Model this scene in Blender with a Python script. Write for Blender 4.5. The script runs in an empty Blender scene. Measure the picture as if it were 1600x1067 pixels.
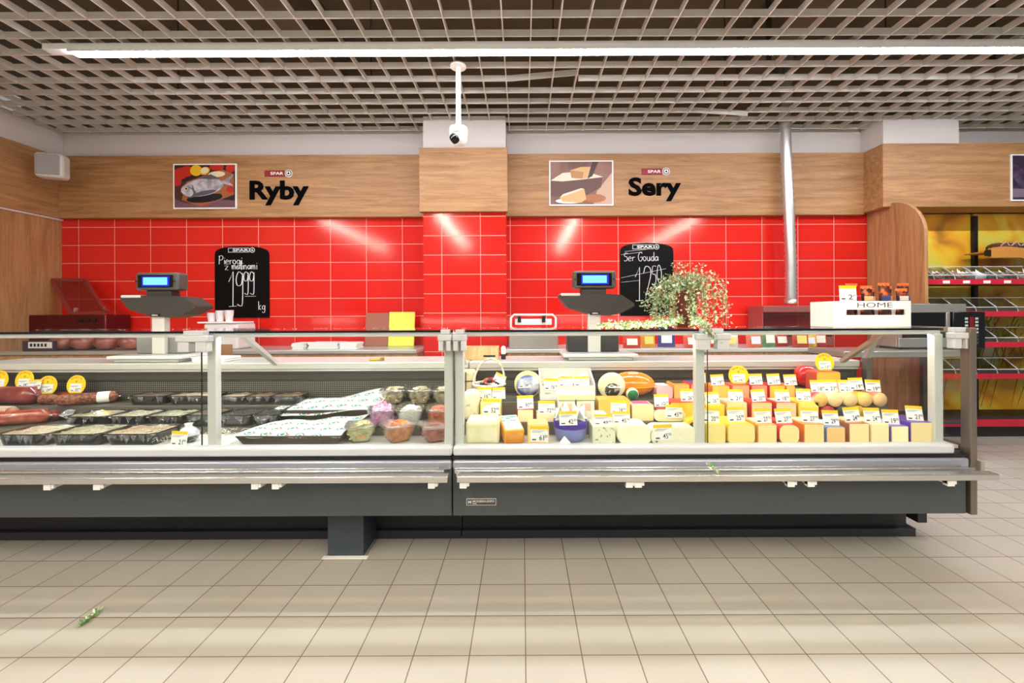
LAMP_E, LAMP2_E, WORLD_E, EXPO, LED_E = 92.0, 132.0, .27, 0.2, 46.0
import bpy, bmesh, math, random
from math import sin, cos, pi, radians
from mathutils import Vector, Matrix
rnd = random.Random(7)
S = bpy.context.scene
COL = S.collection
# ------------------------------------------------------------------ camera model (metres, X right, Y away, Z up)
F, CX, HY, H, ROLL = 670.0, 816.0, 490.0, 1.25, radians(0.25)
def at(u, v, Y):
    du, dv = u-CX, v-HY
    a = du*cos(ROLL) - dv*sin(ROLL); b = du*sin(ROLL) + dv*cos(ROLL)
    return Vector((a*Y/F, Y, H - b*Y/F))
cam = bpy.data.cameras.new('camera'); co = bpy.data.objects.new('camera', cam); COL.objects.link(co)
cam.sensor_width = 36; cam.lens = 36*F/1600
cam.shift_x = (800-CX)/1600; cam.shift_y = -(533.5-HY)/1600
S.cycles.transparent_max_bounces = 40; S.cycles.max_bounces = 10
co.location = (0, 0, H); co.rotation_euler = (pi/2, ROLL, 0)
cam.clip_start = .02; S.camera = co
# ------------------------------------------------------------------ materials
def lin(h):
    h = h.lstrip('#'); c = [int(h[i:i+2], 16)/255 for i in (0, 2, 4)]
    return tuple((x/12.92 if x <= .04045 else ((x+.055)/1.055)**2.4) for x in c) + (1,)
MC = {}
def nt(name):
    m = bpy.data.materials.new(name); m.use_nodes = True
    t = m.node_tree; b = t.nodes['Principled BSDF']
    return m, t, b
def N(t, typ, **kw):
    n = t.nodes.new(typ)
    for k, v in kw.items():
        if k in n.inputs: n.inputs[k].default_value = v
        else: setattr(n, k, v)
    return n
def mat(col, rough=.5, metal=0, emit=0, bump=0, bscale=60, spec=.5, coat=0):
    key = (col, rough, metal, emit, bump, bscale, spec, coat)
    if key in MC: return MC[key]
    m, t, b = nt('surface_%d' % len(MC))
    b.inputs['Base Color'].default_value = lin(col); b.inputs['Roughness'].default_value = rough
    b.inputs['Metallic'].default_value = metal; b.inputs['Specular IOR Level'].default_value = spec
    b.inputs['Coat Weight'].default_value = coat
    if emit:
        b.inputs['Emission Color'].default_value = lin(col); b.inputs['Emission Strength'].default_value = emit
    if bump:
        tc = N(t, 'ShaderNodeTexCoord'); n = N(t, 'ShaderNodeTexNoise', Scale=bscale, Detail=3.0)
        bp = N(t, 'ShaderNodeBump', Strength=bump, Distance=.004)
        t.links.new(tc.outputs['Object'], n.inputs['Vector']); t.links.new(n.outputs['Fac'], bp.inputs['Height'])
        t.links.new(bp.outputs['Normal'], b.inputs['Normal'])
    MC[key] = m; return m
def mix2(c1, c2, scale=40, rough=.5, lo=.4, hi=.6, bump=.2, stretch=(1, 1, 1), detail=4.0, coat=0, metal=0, c3=None, spec=.5):
    key = ('mix', c1, c2, scale, rough, lo, hi, bump, stretch, coat, metal, c3)
    if key in MC: return MC[key]
    m, t, b = nt('mottled_%d' % len(MC)); L = t.links.new
    tc = N(t, 'ShaderNodeTexCoord'); mp = N(t, 'ShaderNodeMapping', Scale=stretch)
    n = N(t, 'ShaderNodeTexNoise', Scale=scale, Detail=detail); r = N(t, 'ShaderNodeValToRGB')
    e = r.color_ramp.elements; e[0].position = lo; e[0].color = lin(c1); e[1].position = hi; e[1].color = lin(c2)
    if c3:
        q = r.color_ramp.elements.new(min(.98, hi+.1)); q.color = lin(c3)
    L(tc.outputs['Object'], mp.inputs['Vector']); L(mp.outputs['Vector'], n.inputs['Vector']); L(n.outputs['Fac'], r.inputs['Fac'])
    L(r.outputs['Color'], b.inputs['Base Color']); b.inputs['Roughness'].default_value = rough
    b.inputs['Coat Weight'].default_value = coat; b.inputs['Metallic'].default_value = metal; b.inputs['Specular IOR Level'].default_value = spec
    if bump:
        bp = N(t, 'ShaderNodeBump', Strength=bump, Distance=.004); L(n.outputs['Fac'], bp.inputs['Height']); L(bp.outputs['Normal'], b.inputs['Normal'])
    MC[key] = m; return m
def clear(tint='#ffffff', refl=.5, rough=.03, wrinkle=0, name='clear', wscale=30, base=.02):
    key = (name, tint, refl, rough, wrinkle)
    if key in MC: return MC[key]
    m, t, b = nt(name); t.nodes.remove(b); L = t.links.new
    out = t.nodes['Material Output']
    tr = N(t, 'ShaderNodeBsdfTransparent', Color=lin(tint)); gl = N(t, 'ShaderNodeBsdfGlossy', Color=(1, 1, 1, 1), Roughness=rough)
    lw = N(t, 'ShaderNodeLayerWeight', Blend=.5); pw = N(t, 'ShaderNodeMath', operation='POWER'); pw.inputs[1].default_value = 5.0
    ma = N(t, 'ShaderNodeMath', operation='MULTIPLY_ADD'); ma.inputs[1].default_value = refl; ma.inputs[2].default_value = base + .04*refl
    mx = N(t, 'ShaderNodeMixShader')
    L(lw.outputs['Facing'], pw.inputs[0]); L(pw.outputs[0], ma.inputs[0]); L(ma.outputs[0], mx.inputs[0]); L(tr.outputs[0], mx.inputs[1]); L(gl.outputs[0], mx.inputs[2]); L(mx.outputs[0], out.inputs[0])
    if wrinkle:
        tc = N(t, 'ShaderNodeTexCoord'); n = N(t, 'ShaderNodeTexNoise', Scale=wscale, Detail=3.0, Distortion=1.5)
        bp = N(t, 'ShaderNodeBump', Strength=wrinkle, Distance=.02)
        L(tc.outputs['Object'], n.inputs['Vector']); L(n.outputs['Fac'], bp.inputs['Height']); L(bp.outputs['Normal'], gl.inputs['Normal']); L(bp.outputs['Normal'], lw.inputs['Normal'])
    MC[key] = m; return m
def wood(c1, c2, axis='x', rough=.5, scale=1.0):
    key = ('wood', c1, c2, axis, scale)
    if key in MC: return MC[key]
    m, t, b = nt('oak_' + axis); L = t.links.new
    tc = N(t, 'ShaderNodeTexCoord')
    st = {'x': (.7, 9, 9), 'z': (9, 9, .7), 'y': (9, .7, 9)}[axis]
    mp = N(t, 'ShaderNodeMapping', Scale=tuple(s*scale for s in st))
    n = N(t, 'ShaderNodeTexNoise', Scale=2.2, Detail=8.0, Roughness=.62, Distortion=.7)
    r = N(t, 'ShaderNodeValToRGB'); e = r.color_ramp.elements
    e[0].position = .3; e[0].color = lin(c1); e[1].position = .68; e[1].color = lin(c2)
    mp2 = N(t, 'ShaderNodeMapping', Scale=tuple(s*scale*3.5 for s in st)); n2 = N(t, 'ShaderNodeTexNoise', Scale=3.0, Detail=6.0, Roughness=.7)
    r2 = N(t, 'ShaderNodeValToRGB'); e = r2.color_ramp.elements
    e[0].position = .32; e[0].color = (.62, .56, .5, 1); e[1].position = .5; e[1].color = (1, 1, 1, 1)
    mx = N(t, 'ShaderNodeMix', data_type='RGBA', blend_type='MULTIPLY'); mx.inputs[0].default_value = .5
    L(tc.outputs['Object'], mp.inputs['Vector']); L(mp.outputs['Vector'], n.inputs['Vector']); L(n.outputs['Fac'], r.inputs['Fac'])
    L(tc.outputs['Object'], mp2.inputs['Vector']); L(mp2.outputs['Vector'], n2.inputs['Vector']); L(n2.outputs['Fac'], r2.inputs['Fac'])
    L(r.outputs['Color'], mx.inputs[6]); L(r2.outputs['Color'], mx.inputs[7]); L(mx.outputs[2], b.inputs['Base Color'])
    b.inputs['Roughness'].default_value = rough
    MC[key] = m; return m
def tiles(name, c1, c2, grout, w, h, mortar, plane, off, rough, bump=.3, coat=0, spec=.5):
    m, t, b = nt(name); L = t.links.new
    tc = N(t, 'ShaderNodeTexCoord'); sp = N(t, 'ShaderNodeSeparateXYZ'); cb = N(t, 'ShaderNodeCombineXYZ')
    mp = N(t, 'ShaderNodeMapping', Location=(off[0], off[1], 0))
    br = N(t, 'ShaderNodeTexBrick', Scale=1.0, offset=0.0, squash=1.0)
    br.inputs['Color1'].default_value = lin(c1); br.inputs['Color2'].default_value = lin(c2); br.inputs['Mortar'].default_value = lin(grout)
    br.inputs['Mortar Size'].default_value = mortar; br.inputs['Mortar Smooth'].default_value = .1; br.inputs['Brick Width'].default_value = w; br.inputs['Row Height'].default_value = h; br.inputs['Bias'].default_value = 0
    L(tc.outputs['Object'], sp.inputs[0]); a, c = plane
    L(sp.outputs[a], cb.inputs[0]); L(sp.outputs[c], cb.inputs[1]); L(cb.outputs[0], mp.inputs['Vector']); L(mp.outputs[0], br.inputs['Vector'])
    n = N(t, 'ShaderNodeTexNoise', Scale=1.5, Detail=4.0); L(tc.outputs['Object'], n.inputs['Vector'])
    mr = N(t, 'ShaderNodeMapRange'); mr.inputs[3].default_value = .88; mr.inputs[4].default_value = 1.06; L(n.outputs['Fac'], mr.inputs[0])
    hs = N(t, 'ShaderNodeHueSaturation'); L(br.outputs['Color'], hs.inputs['Color']); L(mr.outputs[0], hs.inputs['Value'])
    L(hs.outputs[0], b.inputs['Base Color']); b.inputs['Roughness'].default_value = rough; b.inputs['Coat Weight'].default_value = coat; b.inputs['Specular IOR Level'].default_value = spec
    inv = N(t, 'ShaderNodeMath', operation='SUBTRACT'); inv.inputs[0].default_value = 1; L(br.outputs['Fac'], inv.inputs[1])
    bp = N(t, 'ShaderNodeBump', Strength=bump, Distance=.003); L(inv.outputs[0], bp.inputs['Height']); L(bp.outputs[0], b.inputs['Normal'])
    return m
# ------------------------------------------------------------------ mesh builder
class MB:
    def __init__(s): s.v = []; s.f = []; s.m = []; s.sm = []
    def add(s, vs, fs, mi=0, smooth=False):
        o = len(s.v); s.v += [tuple(v) for v in vs]
        for f in fs: s.f.append([i+o for i in f]); s.m.append(mi); s.sm.append(smooth)
        return s
    def box(s, x0, x1, y0, y1, z0, z1, mi=0, M=None):
        vs = [Vector((x, y, z)) for x in (x0, x1) for y in (y0, y1) for z in (z0, z1)]
        if M: vs = [M @ v for v in vs]
        return s.add(vs, [(0, 1, 3, 2), (4, 6, 7, 5), (0, 4, 5, 1), (2, 3, 7, 6), (0, 2, 6, 4), (1, 5, 7, 3)], mi)
    def rbox(s, x0, x1, y0, y1, z0, z1, r=.005, mi=0, M=None, seg=2):
        bm = bmesh.new(); bmesh.ops.create_cube(bm, size=1)
        for v in bm.verts: v.co = Vector(((x0+x1)/2+v.co.x*(x1-x0), (y0+y1)/2+v.co.y*(y1-y0), (z0+z1)/2+v.co.z*(z1-z0)))
        r = min(r, .49*min(x1-x0, y1-y0, z1-z0))
        bmesh.ops.bevel(bm, geom=bm.edges[:], offset=r, segments=seg, profile=.5, affect='EDGES')
        bm.verts.index_update()
        bm.normal_update(); ax = [max(abs(c) for c in f.normal) > .999 for f in bm.faces]; vs = [(M @ v.co) if M else v.co.copy() for v in bm.verts]
        s.add(vs, [[q.index for q in f.verts] for f in bm.faces], mi, True)
        for i, fl in enumerate(ax): s.sm[len(s.sm)-len(ax)+i] = not fl
        bm.free(); return s
    def bar(s, p, q, w, h=None, mi=0, up=(0, 0, 1)):
        p, q = Vector(p), Vector(q); d = (q-p).normalized(); u = Vector(up)
        if abs(d.dot(u)) > .99: u = Vector((0, 1, 0))
        a = d.cross(u).normalized(); c = a.cross(d); h = h or w
        vs = [e + a*i*w/2 + c*j*h/2 for e in (p, q) for i in (-1, 1) for j in (-1, 1)]
        return s.add(vs, [(0, 1, 3, 2), (4, 6, 7, 5), (0, 4, 5, 1), (2, 3, 7, 6), (0, 2, 6, 4), (1, 5, 7, 3)], mi)
    def tube(s, pts, r, n=8, mi=0, closed=False, cap=True, flat=1.0):
        pts = [Vector(p) for p in pts]; k = len(pts); rs = r if isinstance(r, (list, tuple)) else [r]*k
        vs = []; ref = Vector((0, 0, 1)); prev = None
        for i, p in enumerate(pts):
            d = (pts[(i+1) % k]-pts[i-1]) if closed else (pts[min(i+1, k-1)]-pts[max(i-1, 0)])
            if d.length < 1e-9: d = Vector((0, 0, 1))
            d.normalize()
            a = d.cross(ref) if prev is None else prev - d*prev.dot(d)
            if a.length < 1e-4: a = d.cross(Vector((0, 1, 0)))
            a.normalize(); prev = a; b = d.cross(a)
            for j in range(n):
                t = 2*pi*j/n; vs.append(p + a*cos(t)*rs[i] + b*sin(t)*rs[i]*flat)
        fs = [(i*n+j, i*n+(j+1) % n, ((i+1) % k)*n+(j+1) % n, ((i+1) % k)*n+j) for i in range(k if closed else k-1) for j in range(n)]
        s.add(vs, fs, mi, True)
        if cap and not closed: s.add(vs[:n], [list(range(n))[::-1]], mi); s.add(vs[-n:], [list(range(n))], mi)
        return s
    def lathe(s, prof, c=(0, 0, 0), n=24, mi=0, M=None, sq=0, sy=1.0):
        c = Vector(c); vs = []; k = len(prof)
        for r, z in prof:
            for j in range(n):
                t = 2*pi*j/n; q = 1.0
                if sq: q = 1/((abs(cos(t))**sq+abs(sin(t))**sq)**(1/sq))
                v = Vector((r*q*cos(t), r*q*sin(t)*sy, z)); vs.append((M @ v if M else v) + c)
        fs = [(i*n+j, i*n+(j+1) % n, (i+1)*n+(j+1) % n, (i+1)*n+j) for i in range(k-1) for j in range(n)]
        s.add(vs, fs, mi, True)
        if prof[0][0] > 1e-5: s.add(vs[:n], [list(range(n))[::-1]], mi)
        if prof[-1][0] > 1e-5: s.add(vs[-n:], [list(range(n))], mi)
        return s
    def prism(s, poly, y0, y1, mi=0, plane='xz', M=None, smooth=False):
        def P(a, b, y): return Vector({'xz': (a, y, b), 'xy': (a, b, y), 'yz': (y, a, b)}[plane])
        n = len(poly); vs = [P(a, b, y0) for a, b in poly]+[P(a, b, y1) for a, b in poly]
        if M: vs = [M @ v for v in vs]
        s.add(vs, [list(range(n)), list(range(n, 2*n))[::-1]], mi)
        s.add(vs, [(i, i+n, (i+1) % n+n, (i+1) % n) for i in range(n)], mi, smooth); return s
    def grid(s, fn, nu, nv, mi=0, smooth=True):
        vs = [fn(i/nu, j/nv) for j in range(nv+1) for i in range(nu+1)]; w = nu+1
        return s.add(vs, [(j*w+i, j*w+i+1, (j+1)*w+i+1, (j+1)*w+i) for j in range(nv) for i in range(nu)], mi, smooth)
    def blob(s, c, rx, ry, rz, n=10, mi=0, M=None, jit=0):
        vs = []; k = n//2+1
        for i in range(k+1):
            a = pi*i/k
            for j in range(n):
                t = 2*pi*j/n; q = 1+(rnd.uniform(-jit, jit) if jit else 0)
                v = Vector((rx*sin(a)*cos(t)*q, ry*sin(a)*sin(t)*q, rz*cos(a)*q)); vs.append((M @ v if M else v)+Vector(c))
        return s.add(vs, [(i*n+j, (i+1)*n+j, (i+1)*n+(j+1) % n, i*n+(j+1) % n) for i in range(k) for j in range(n)], mi, True)
    def build(s, name, m, parent=None, bevel=0, loc=None, solid=0, seg=2):
        off = Vector(loc) if loc is not None else Vector((0, 0, 0)); p = parent
        if loc is None:
            while p is not None: off = off + p.location; p = p.parent
        me = bpy.data.meshes.new(name); me.from_pydata([tuple(Vector(v)-off) for v in s.v], [], s.f)
        for q in (m if isinstance(m, (list, tuple)) else [m]): me.materials.append(q)
        for i, pl in enumerate(me.polygons): pl.material_index = s.m[i]; pl.use_smooth = s.sm[i]
        bm = bmesh.new(); bm.from_mesh(me); bmesh.ops.recalc_face_normals(bm, faces=bm.faces[:]); bm.to_mesh(me); bm.free()
        o = bpy.data.objects.new(name, me); COL.objects.link(o)
        if loc is not None: o.location = loc
        if parent: o.parent = parent
        if solid:
            d = o.modifiers.new('solid', 'SOLIDIFY'); d.thickness = solid; d.offset = 0
        if bevel:
            d = o.modifiers.new('bevel', 'BEVEL'); d.width = bevel; d.segments = seg; d.limit_method = 'ANGLE'; d.angle_limit = radians(40)
        return o
def tag(o, label, cat, group=None, kind=None):
    if label: o['label'] = label
    if cat: o['category'] = cat
    if group: o['group'] = group
    if kind: o['kind'] = kind
    return o
def root(name, label, cat, loc=(0, 0, 0), group=None):
    o = bpy.data.objects.new(name, None); COL.objects.link(o); o.location = loc; o.empty_display_size = .05
    return tag(o, label, cat, group)
def place(r, loc, rz=0, rx=0, ry=0):
    r.location = loc; r.rotation_euler = (rx, ry, rz); return r
def copy_thing(src, loc, label, rz=0):
    r = src.copy(); COL.objects.link(r); r.location = loc; r.rotation_euler = (0, 0, rz); r['label'] = label
    for ch in list(src.children):
        c = ch.copy(); COL.objects.link(c); c.parent = r
        for g in list(ch.children):
            d = g.copy(); COL.objects.link(d); d.parent = c
    return r
def structure(b, name, m, bevel=0):
    o = b.build(name, m, bevel=bevel); o['kind'] = 'structure'; return o
def rrect(w, h, r, n=4, z0=0):
    r = min(r, w/2-1e-4, h/2-1e-4); pts = []
    for cx, cz, a0 in ((w/2-r, z0+r, -pi/2), (w/2-r, z0+h-r, 0), (-w/2+r, z0+h-r, pi/2), (-w/2+r, z0+r, pi)):
        for i in range(n+1):
            a = a0+pi/2*i/n; pts.append((cx+r*cos(a), cz+r*sin(a)))
    return pts
# ------------------------------------------------------------------ lettering
TC = {}
def textgeo(s, bold=0.0, extrude=0.0):
    k = (s, bold, extrude)
    if k not in TC:
        cu = bpy.data.curves.new('lettering', 'FONT'); cu.body = s; cu.size = 1; cu.offset = bold; cu.extrude = extrude; cu.resolution_u = 3
        ob = bpy.data.objects.new('lettering', cu); COL.objects.link(ob)
        dg = bpy.context.evaluated_depsgraph_get(); me = ob.evaluated_get(dg).to_mesh()
        vs = [v.co.copy() for v in me.vertices]; fs = [list(p.vertices) for p in me.polygons]
        ob.evaluated_get(dg).to_mesh_clear(); bpy.data.objects.remove(ob); bpy.data.curves.remove(cu)
        TC[k] = (vs, fs)
    return TC[k]
def text_fit(b, s, x0, x1, z0, z1, y, mi=0, bold=0, depth=0, keep=False, M=None):
    """letters s filling the box x0..x1, z0..z1, facing -Y at depth y (front)"""
    vs, fs = textgeo(s, bold, .5 if depth else 0)
    ax = [v.x for v in vs]; ay = [v.y for v in vs]; a0, a1, b0, b1 = min(ax), max(ax), min(ay), max(ay)
    kx, kz = (x1-x0)/(a1-a0), (z1-z0)/(b1-b0)
    out = [Vector((x0+(v.x-a0)*kx, y + (depth/2 - v.z*depth if depth else 0), z0+(v.y-b0)*kz)) for v in vs]
    if M: out = [M @ v for v in out]
    return b.add(out, fs, mi)
for d_ in '0123456789': textgeo(d_, .01)
GL = {'P': [[(0, 0), (.05, 1)], [(-.05, .95), (.4, 1.02), (.55, .8), (.4, .55), (.03, .5)]],
 'i': [[(.1, .5), (.12, 0)], [(.12, .7), (.14, .75)]], 'e': [[(.02, .26), (.38, .3), (.32, .5), (.14, .5), (0, .26), (.12, .02), (.4, .06)]],
 'r': [[(.02, .5), (.05, 0)], [(.05, .3), (.18, .48), (.36, .48)]], 'o': [[(.2, 0), (0, .2), (.06, .45), (.25, .5), (.4, .3), (.34, .06), (.2, 0)]],
 'g': [[(.38, .42), (.18, .5), (0, .3), (.1, .06), (.34, .12), (.42, .5), (.4, -.2), (.2, -.36), (0, -.26)]],
 'z': [[(0, .5), (.4, .5), (.02, .02), (.42, .02)]], 'm': [[(0, .5), (.03, 0), (.06, .36), (.2, .5), (.27, .36), (.27, 0), (.3, .36), (.44, .5), (.52, .34), (.54, 0)]],
 'a': [[(.38, .4), (.2, .5), (0, .26), (.12, .02), (.36, .2), (.4, .48), (.42, .02)]], 'l': [[(.1, 1), (.1, .05), (.2, 0)]],
 'n': [[(0, .5), (.03, 0), (.05, .34), (.22, .5), (.34, .36), (.36, 0)]], 'S': [[(.5, .95), (.1, .95), (.05, .6), (.4, .5), (.42, .12), (.1, 0), (0, .1)]],
 'G': [[(.55, .85), (.3, 1), (0, .6), (.1, .1), (.4, 0), (.58, .3), (.55, .45), (.3, .42)]], 'u': [[(0, .5), (.04, .1), (.2, 0), (.34, .14), (.36, .5), (.4, 0)]],
 'd': [[(.36, .4), (.18, .5), (0, .26), (.12, .02), (.36, .16), (.4, 1), (.42, 0)]], 'k': [[(.02, 1), (.04, 0)], [(.36, .55), (.06, .25), (.38, 0)]],
 '1': [[(0, .72), (.28, 1), (.26, .03)], [(.02, .02), (.5, .03)]], '9': [[(.45, .92), (.2, 1), (.02, .8), (.1, .6), (.4, .64), (.48, .96), (.46, .1), (.3, 0), (.1, .05)]],
 '2': [[(0, .8), (.12, 1), (.4, .95), (.42, .7), (.12, .1), (.2, .02), (.5, .12)]], '5': [[(.5, 1), (.1, 1), (.08, .6), (.4, .58), (.5, .25), (.3, 0), (0, .08)]],
 '0': [[(.25, 0), (0, .4), (.1, .95), (.3, 1), (.5, .6), (.42, .08), (.25, 0)]], ' ': []}
def smooth_line(p, k=4):
    if len(p) < 3: return p
    out = []
    for i in range(len(p)-1):
        a, b, c, d = p[max(i-1, 0)], p[i], p[i+1], p[min(i+2, len(p)-1)]
        for j in range(k):
            t = j/k
            out.append(tuple(.5*(2*b[q]+(c[q]-a[q])*t+(2*a[q]-5*b[q]+4*c[q]-d[q])*t*t+(3*b[q]-a[q]-3*c[q]+d[q])*t**3) for q in range(2)))
    return out+[p[-1]]
def chalk(b, s, x, z, w, h, y, r=.004, mi=0, slope=0):
    i = 0.0
    for c in s:
        for st in GL[c]:
            if c not in 'zi' and len(st) > 3: st = smooth_line(st, 3)
            b.tube([(x+(i*.62+p[0])*w, y, z+p[1]*h+slope*i) for p in st], r*1.25, 5, mi, flat=.4)
        i += {'i': .42, 'l': .42, 'r': .72, 'm': 1.15, 'G': 1.12, 'S': .95, 'P': 1.05}.get(c, .92)
# ------------------------------------------------------------------ common materials
WHITE = mat('#f4f3ef', .45); LGREY = mat('#c9ccd0', .4); ALU = mat('#d2d2d0', .4, .25); STEEL = mat('#cfcdc9', .26, .9); BRUSH = mat('#bcb8b2', .38, .8, bump=.05, bscale=200)
CHAR = mat('#474d50', .5); PLINTH = mat('#2b2c33', .55); BLACK = mat('#0b0b0d', .4); GLOSSBLACK = mat('#060607', .12); RED = mat('#d01020', .35)
DARKGLASS = mat('#0a2a26', .1); GLASS = clear('#fafdfb', .6, .01, name='glass', base=0); FILM = clear('#ffffff', .9, .08, .8, name='cling_film', base=.015); ACRYL = clear('#f2f4f4', .9, .04, name='acrylic', base=.025)
OAKX = wood('#95683e', '#c29364', 'x'); OAKZ = wood('#95683e', '#c29364', 'z'); OAKY = wood('#95683e', '#c29364', 'y')
PLASTIC = mat('#e6e8e6', .35); INK = mat('#15151c', .6); PALEWALL = mat('#dcd4d1', .8, bump=.05, bscale=80)
# ================================================================== SETTING
FLOORM = tiles('floor_tile', '#bbb6ab', '#b5afa3', '#756a5c', .2055, .2055, .0021, (0, 1), (-.007+.2055*40, -1.98+.2055*40), .22, .25, spec=.4)
REDT = tiles('red_glazed_tile', '#e0281f', '#da221a', '#f0a596', .4, .2, .0035, (0, 2), (6.4-.27, 6-.03), .12, .4)
structure(MB().box(-7, 9, -4, 8, -.1, 0), 'floor', FLOORM)
WX, WY = -5.12, 4.77            # left wall, rear wall
structure(MB().box(-7, 9, 6.0, 6.1, 0, 4.6), 'wall_behind', mat('#8a7a66', .9))
structure(MB().box(WX-.2, 3.89, WY, WY+.2, 0, 2.36), 'wall_back', REDT)
structure(MB().box(WX-.2, 9, WY+.005, WY+.2, 2.3, 3.285), 'wall_back.001', PALEWALL); structure(MB().box(WX-.2, 9, WY+.03, WY+.2, 3.285, 4.3), 'wall_back.003', mat('#6e5d48', .9))
structure(MB().box(3.89, 9, WY+.005, WY+.2, 0, 2.36), 'wall_back.002', mat('#3a3128', .7))
structure(MB().box(WX-.2, WX, .2, WY, 0, 2.34), 'wall_left', OAKZ)
structure(MB().box(WX-.2, WX+.02, .2, WY, 2.3, 3.3), 'wall_left.001', PALEWALL)
structure(MB().box(WX, WX+.04, .2, WY, 2.32, 3.0), 'trim_1', OAKY, .003)
structure(MB().box(WX+.04, 3.75, WY-.07, WY+.01, 2.32, 3.0), 'trim_2', OAKX, .003)
# column with its red tiles, wood casing and white head
cxl, cxr, cy = -1.02, -.165, 4.44
structure(MB().box(cxl, cxr, cy, WY, 0, 2.35), 'wall_column', tiles('red_column_tile', '#e0281f', '#da221a', '#f0a596', .4, .2, .0035, (0, 2), (6.4-.37, 6-.06), .12, .4))
structure(MB().box(cxl, cxr, cy+.005, WY, 2.33, 3.30), 'wall_column.001', PALEWALL)
structure(MB().box(cxl-.03, cxr+.02, cy-.045, cy+.03, 2.30, 2.955), 'trim_3', OAKX, .003)
# wood fascia and white pier of the bread corner
structure(MB().box(3.75, 9, 4.45, WY-.02, 2.34, 3.0), 'trim_4', OAKX, .004)
structure(MB().box(3.77, 4.56, 4.47, WY, 2.99, 3.30), 'wall_pier', PALEWALL)
# arched oak side partition
pl = [(WY-.01, 0), (WY-.01, 2.38)]
for i in range(13):
    a = pi/2*i/12; pl.append((4.47-.39*sin(a), 1.99+.39*cos(a)))
pl.append((4.08, 0))
structure(MB().prism(pl, 3.83, 3.865, plane='yz'), 'wall_partition', OAKZ, .004)
# slab above and open-cell louvre grid
structure(MB().box(-7, 9, -1.5, 8, 4.3, 4.5), 'ceiling', mat('#6e5d48', .95))
g = MB(); ZG = 3.25
for k in range(-1, 29):
    y = 4.68-.198*k
    brk = {5: (-.09, .49, .05), 2: (1.75, 2.26, -.035)}.get(k)
    if brk:      # a louvre piece that has slipped at one end
        g.box(-5.08, brk[0], y-.004, y+.004, ZG, ZG+.05).box(brk[1], 8.6, y-.004, y+.004, ZG, ZG+.05)
        g.bar((brk[0], y, ZG+.025), (brk[1], y, ZG+.025+brk[2]), .008, .05)
    else: g.box(-5.08, 8.6, y-.004, y+.004, ZG, ZG+.05)
for i in range(-26, 43):
    x = .07+.2*i
    g.box(x-.004, x+.004, -1.1, 4.70, ZG+.001, ZG+.049)
structure(g, 'ceiling_grid', mat('#d6d2cb', .55))
h = MB()
for x in (-3.2, -1.4, .3, 1.9, 3.4, 5.2):
    for y in (1.2, 2.6, 4.0): h.tube([(x, y, ZG+.05), (x, y, 4.3)], .006, 6)
for x in (2.05, 3.9): h.tube([(x, 3.55, ZG+.05), (x, 3.55, 4.3)], .022, 8)
structure(h, 'trim_5', mat('#2a2622', .7))
structure(MB().box(-7, 8.9, 1.7, 1.95, 3.9, 4.3).box(2.4, 2.65, 0, 6, 3.85, 4.3).box(-2.2, -1.95, 0, 6, 3.85, 4.3), 'trim_6', mat('#6a5c4c', .9))
# ------------------------------------------------------------------ linear lamps
LAMPM = mat('#f6f8ff', .4, emit=LAMP_E)
LAMP2 = mat('#fff2e0', .4, emit=LAMP2_E)
def lamp(label, p, q, segs, lit=True, group=None, em=None):
    p, q = Vector(p), Vector(q); d = (q-p).normalized()
    r = root('ceiling_light', label, 'lamp', ((p+q)/2 + Vector((0, 0, .03))), group)
    MB().bar(p-d*.21+Vector((0, 0, .03)), q+d*.02+Vector((0, 0, .03)), .075, .045).build('housing', PLASTIC, r, .004)
    sk = MB(); s_ = d.cross(Vector((0, 0, 1))).normalized()*.0405
    for sg in (-1, 1): sk.bar(p-d*.02+s_*sg+Vector((0, 0, .012)), q+d*.02+s_*sg+Vector((0, 0, .012)), .006, .046)
    sk.build('side_skirt', PLASTIC, r)
    for i in range(segs):
        a = p+(q-p)*(i/segs)+d*.004; b = p+(q-p)*((i+1)/segs)-d*.004
        vs = []; sd = d.cross(Vector((0, 0, 1))).normalized()
        for e_ in (a, b): vs += [e_+sd*(.036*cos(pi+pi*j/10))+Vector((0, 0, .0072+.03*sin(pi+pi*j/10))) for j in range(11)]
        MB().add(vs, [(j, j+1, j+12, j+11) for j in range(10)], 0, True).add(vs, [list(range(11)), list(range(11, 22))[::-1], (0, 11, 21, 10)]).build('diffuser', (em or LAMPM) if lit else PLASTIC, r)
    for i in range(segs*2):
        c = p+(q-p)*((i+.35)/(segs*2)); MB().bar(c-d*.02+Vector((0, 0, .053)), c+d*.02+Vector((0, 0, .053)), .05, .014).build('clip', PLASTIC, r)
    return r
LZ = 3.20
lamp('long bright linear lamp running under the white ceiling grid', (-3.31, 3.185, LZ), (5.36, 3.185, LZ), 5)
lamp('short linear lamp ending over the oak wall by the wall speaker', (-5.05, 3.55, LZ), (-4.45, 3.55, LZ), 1, lit=False)
for x in (-4.1, -1.6, 1.1, 3.6):
    lamp('linear ceiling lamp over the shop floor behind the viewer', (x, -3.6, LZ), (x, .65, LZ), 3, group='shop floor lamps', em=LAMP2)
# ------------------------------------------------------------------ world
w = bpy.data.worlds.new('shop_light'); S.world = w; w.use_nodes = True
w.node_tree.nodes['Background'].inputs[0].default_value = (.92, .95, 1, 1); w.node_tree.nodes['Background'].inputs[1].default_value = WORLD_E
S.view_settings.view_transform = 'Standard'; S.view_settings.look = 'None'; S.view_settings.gamma = 1; S.view_settings.use_curve_mapping = False; S.view_settings.exposure = EXPO
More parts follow.
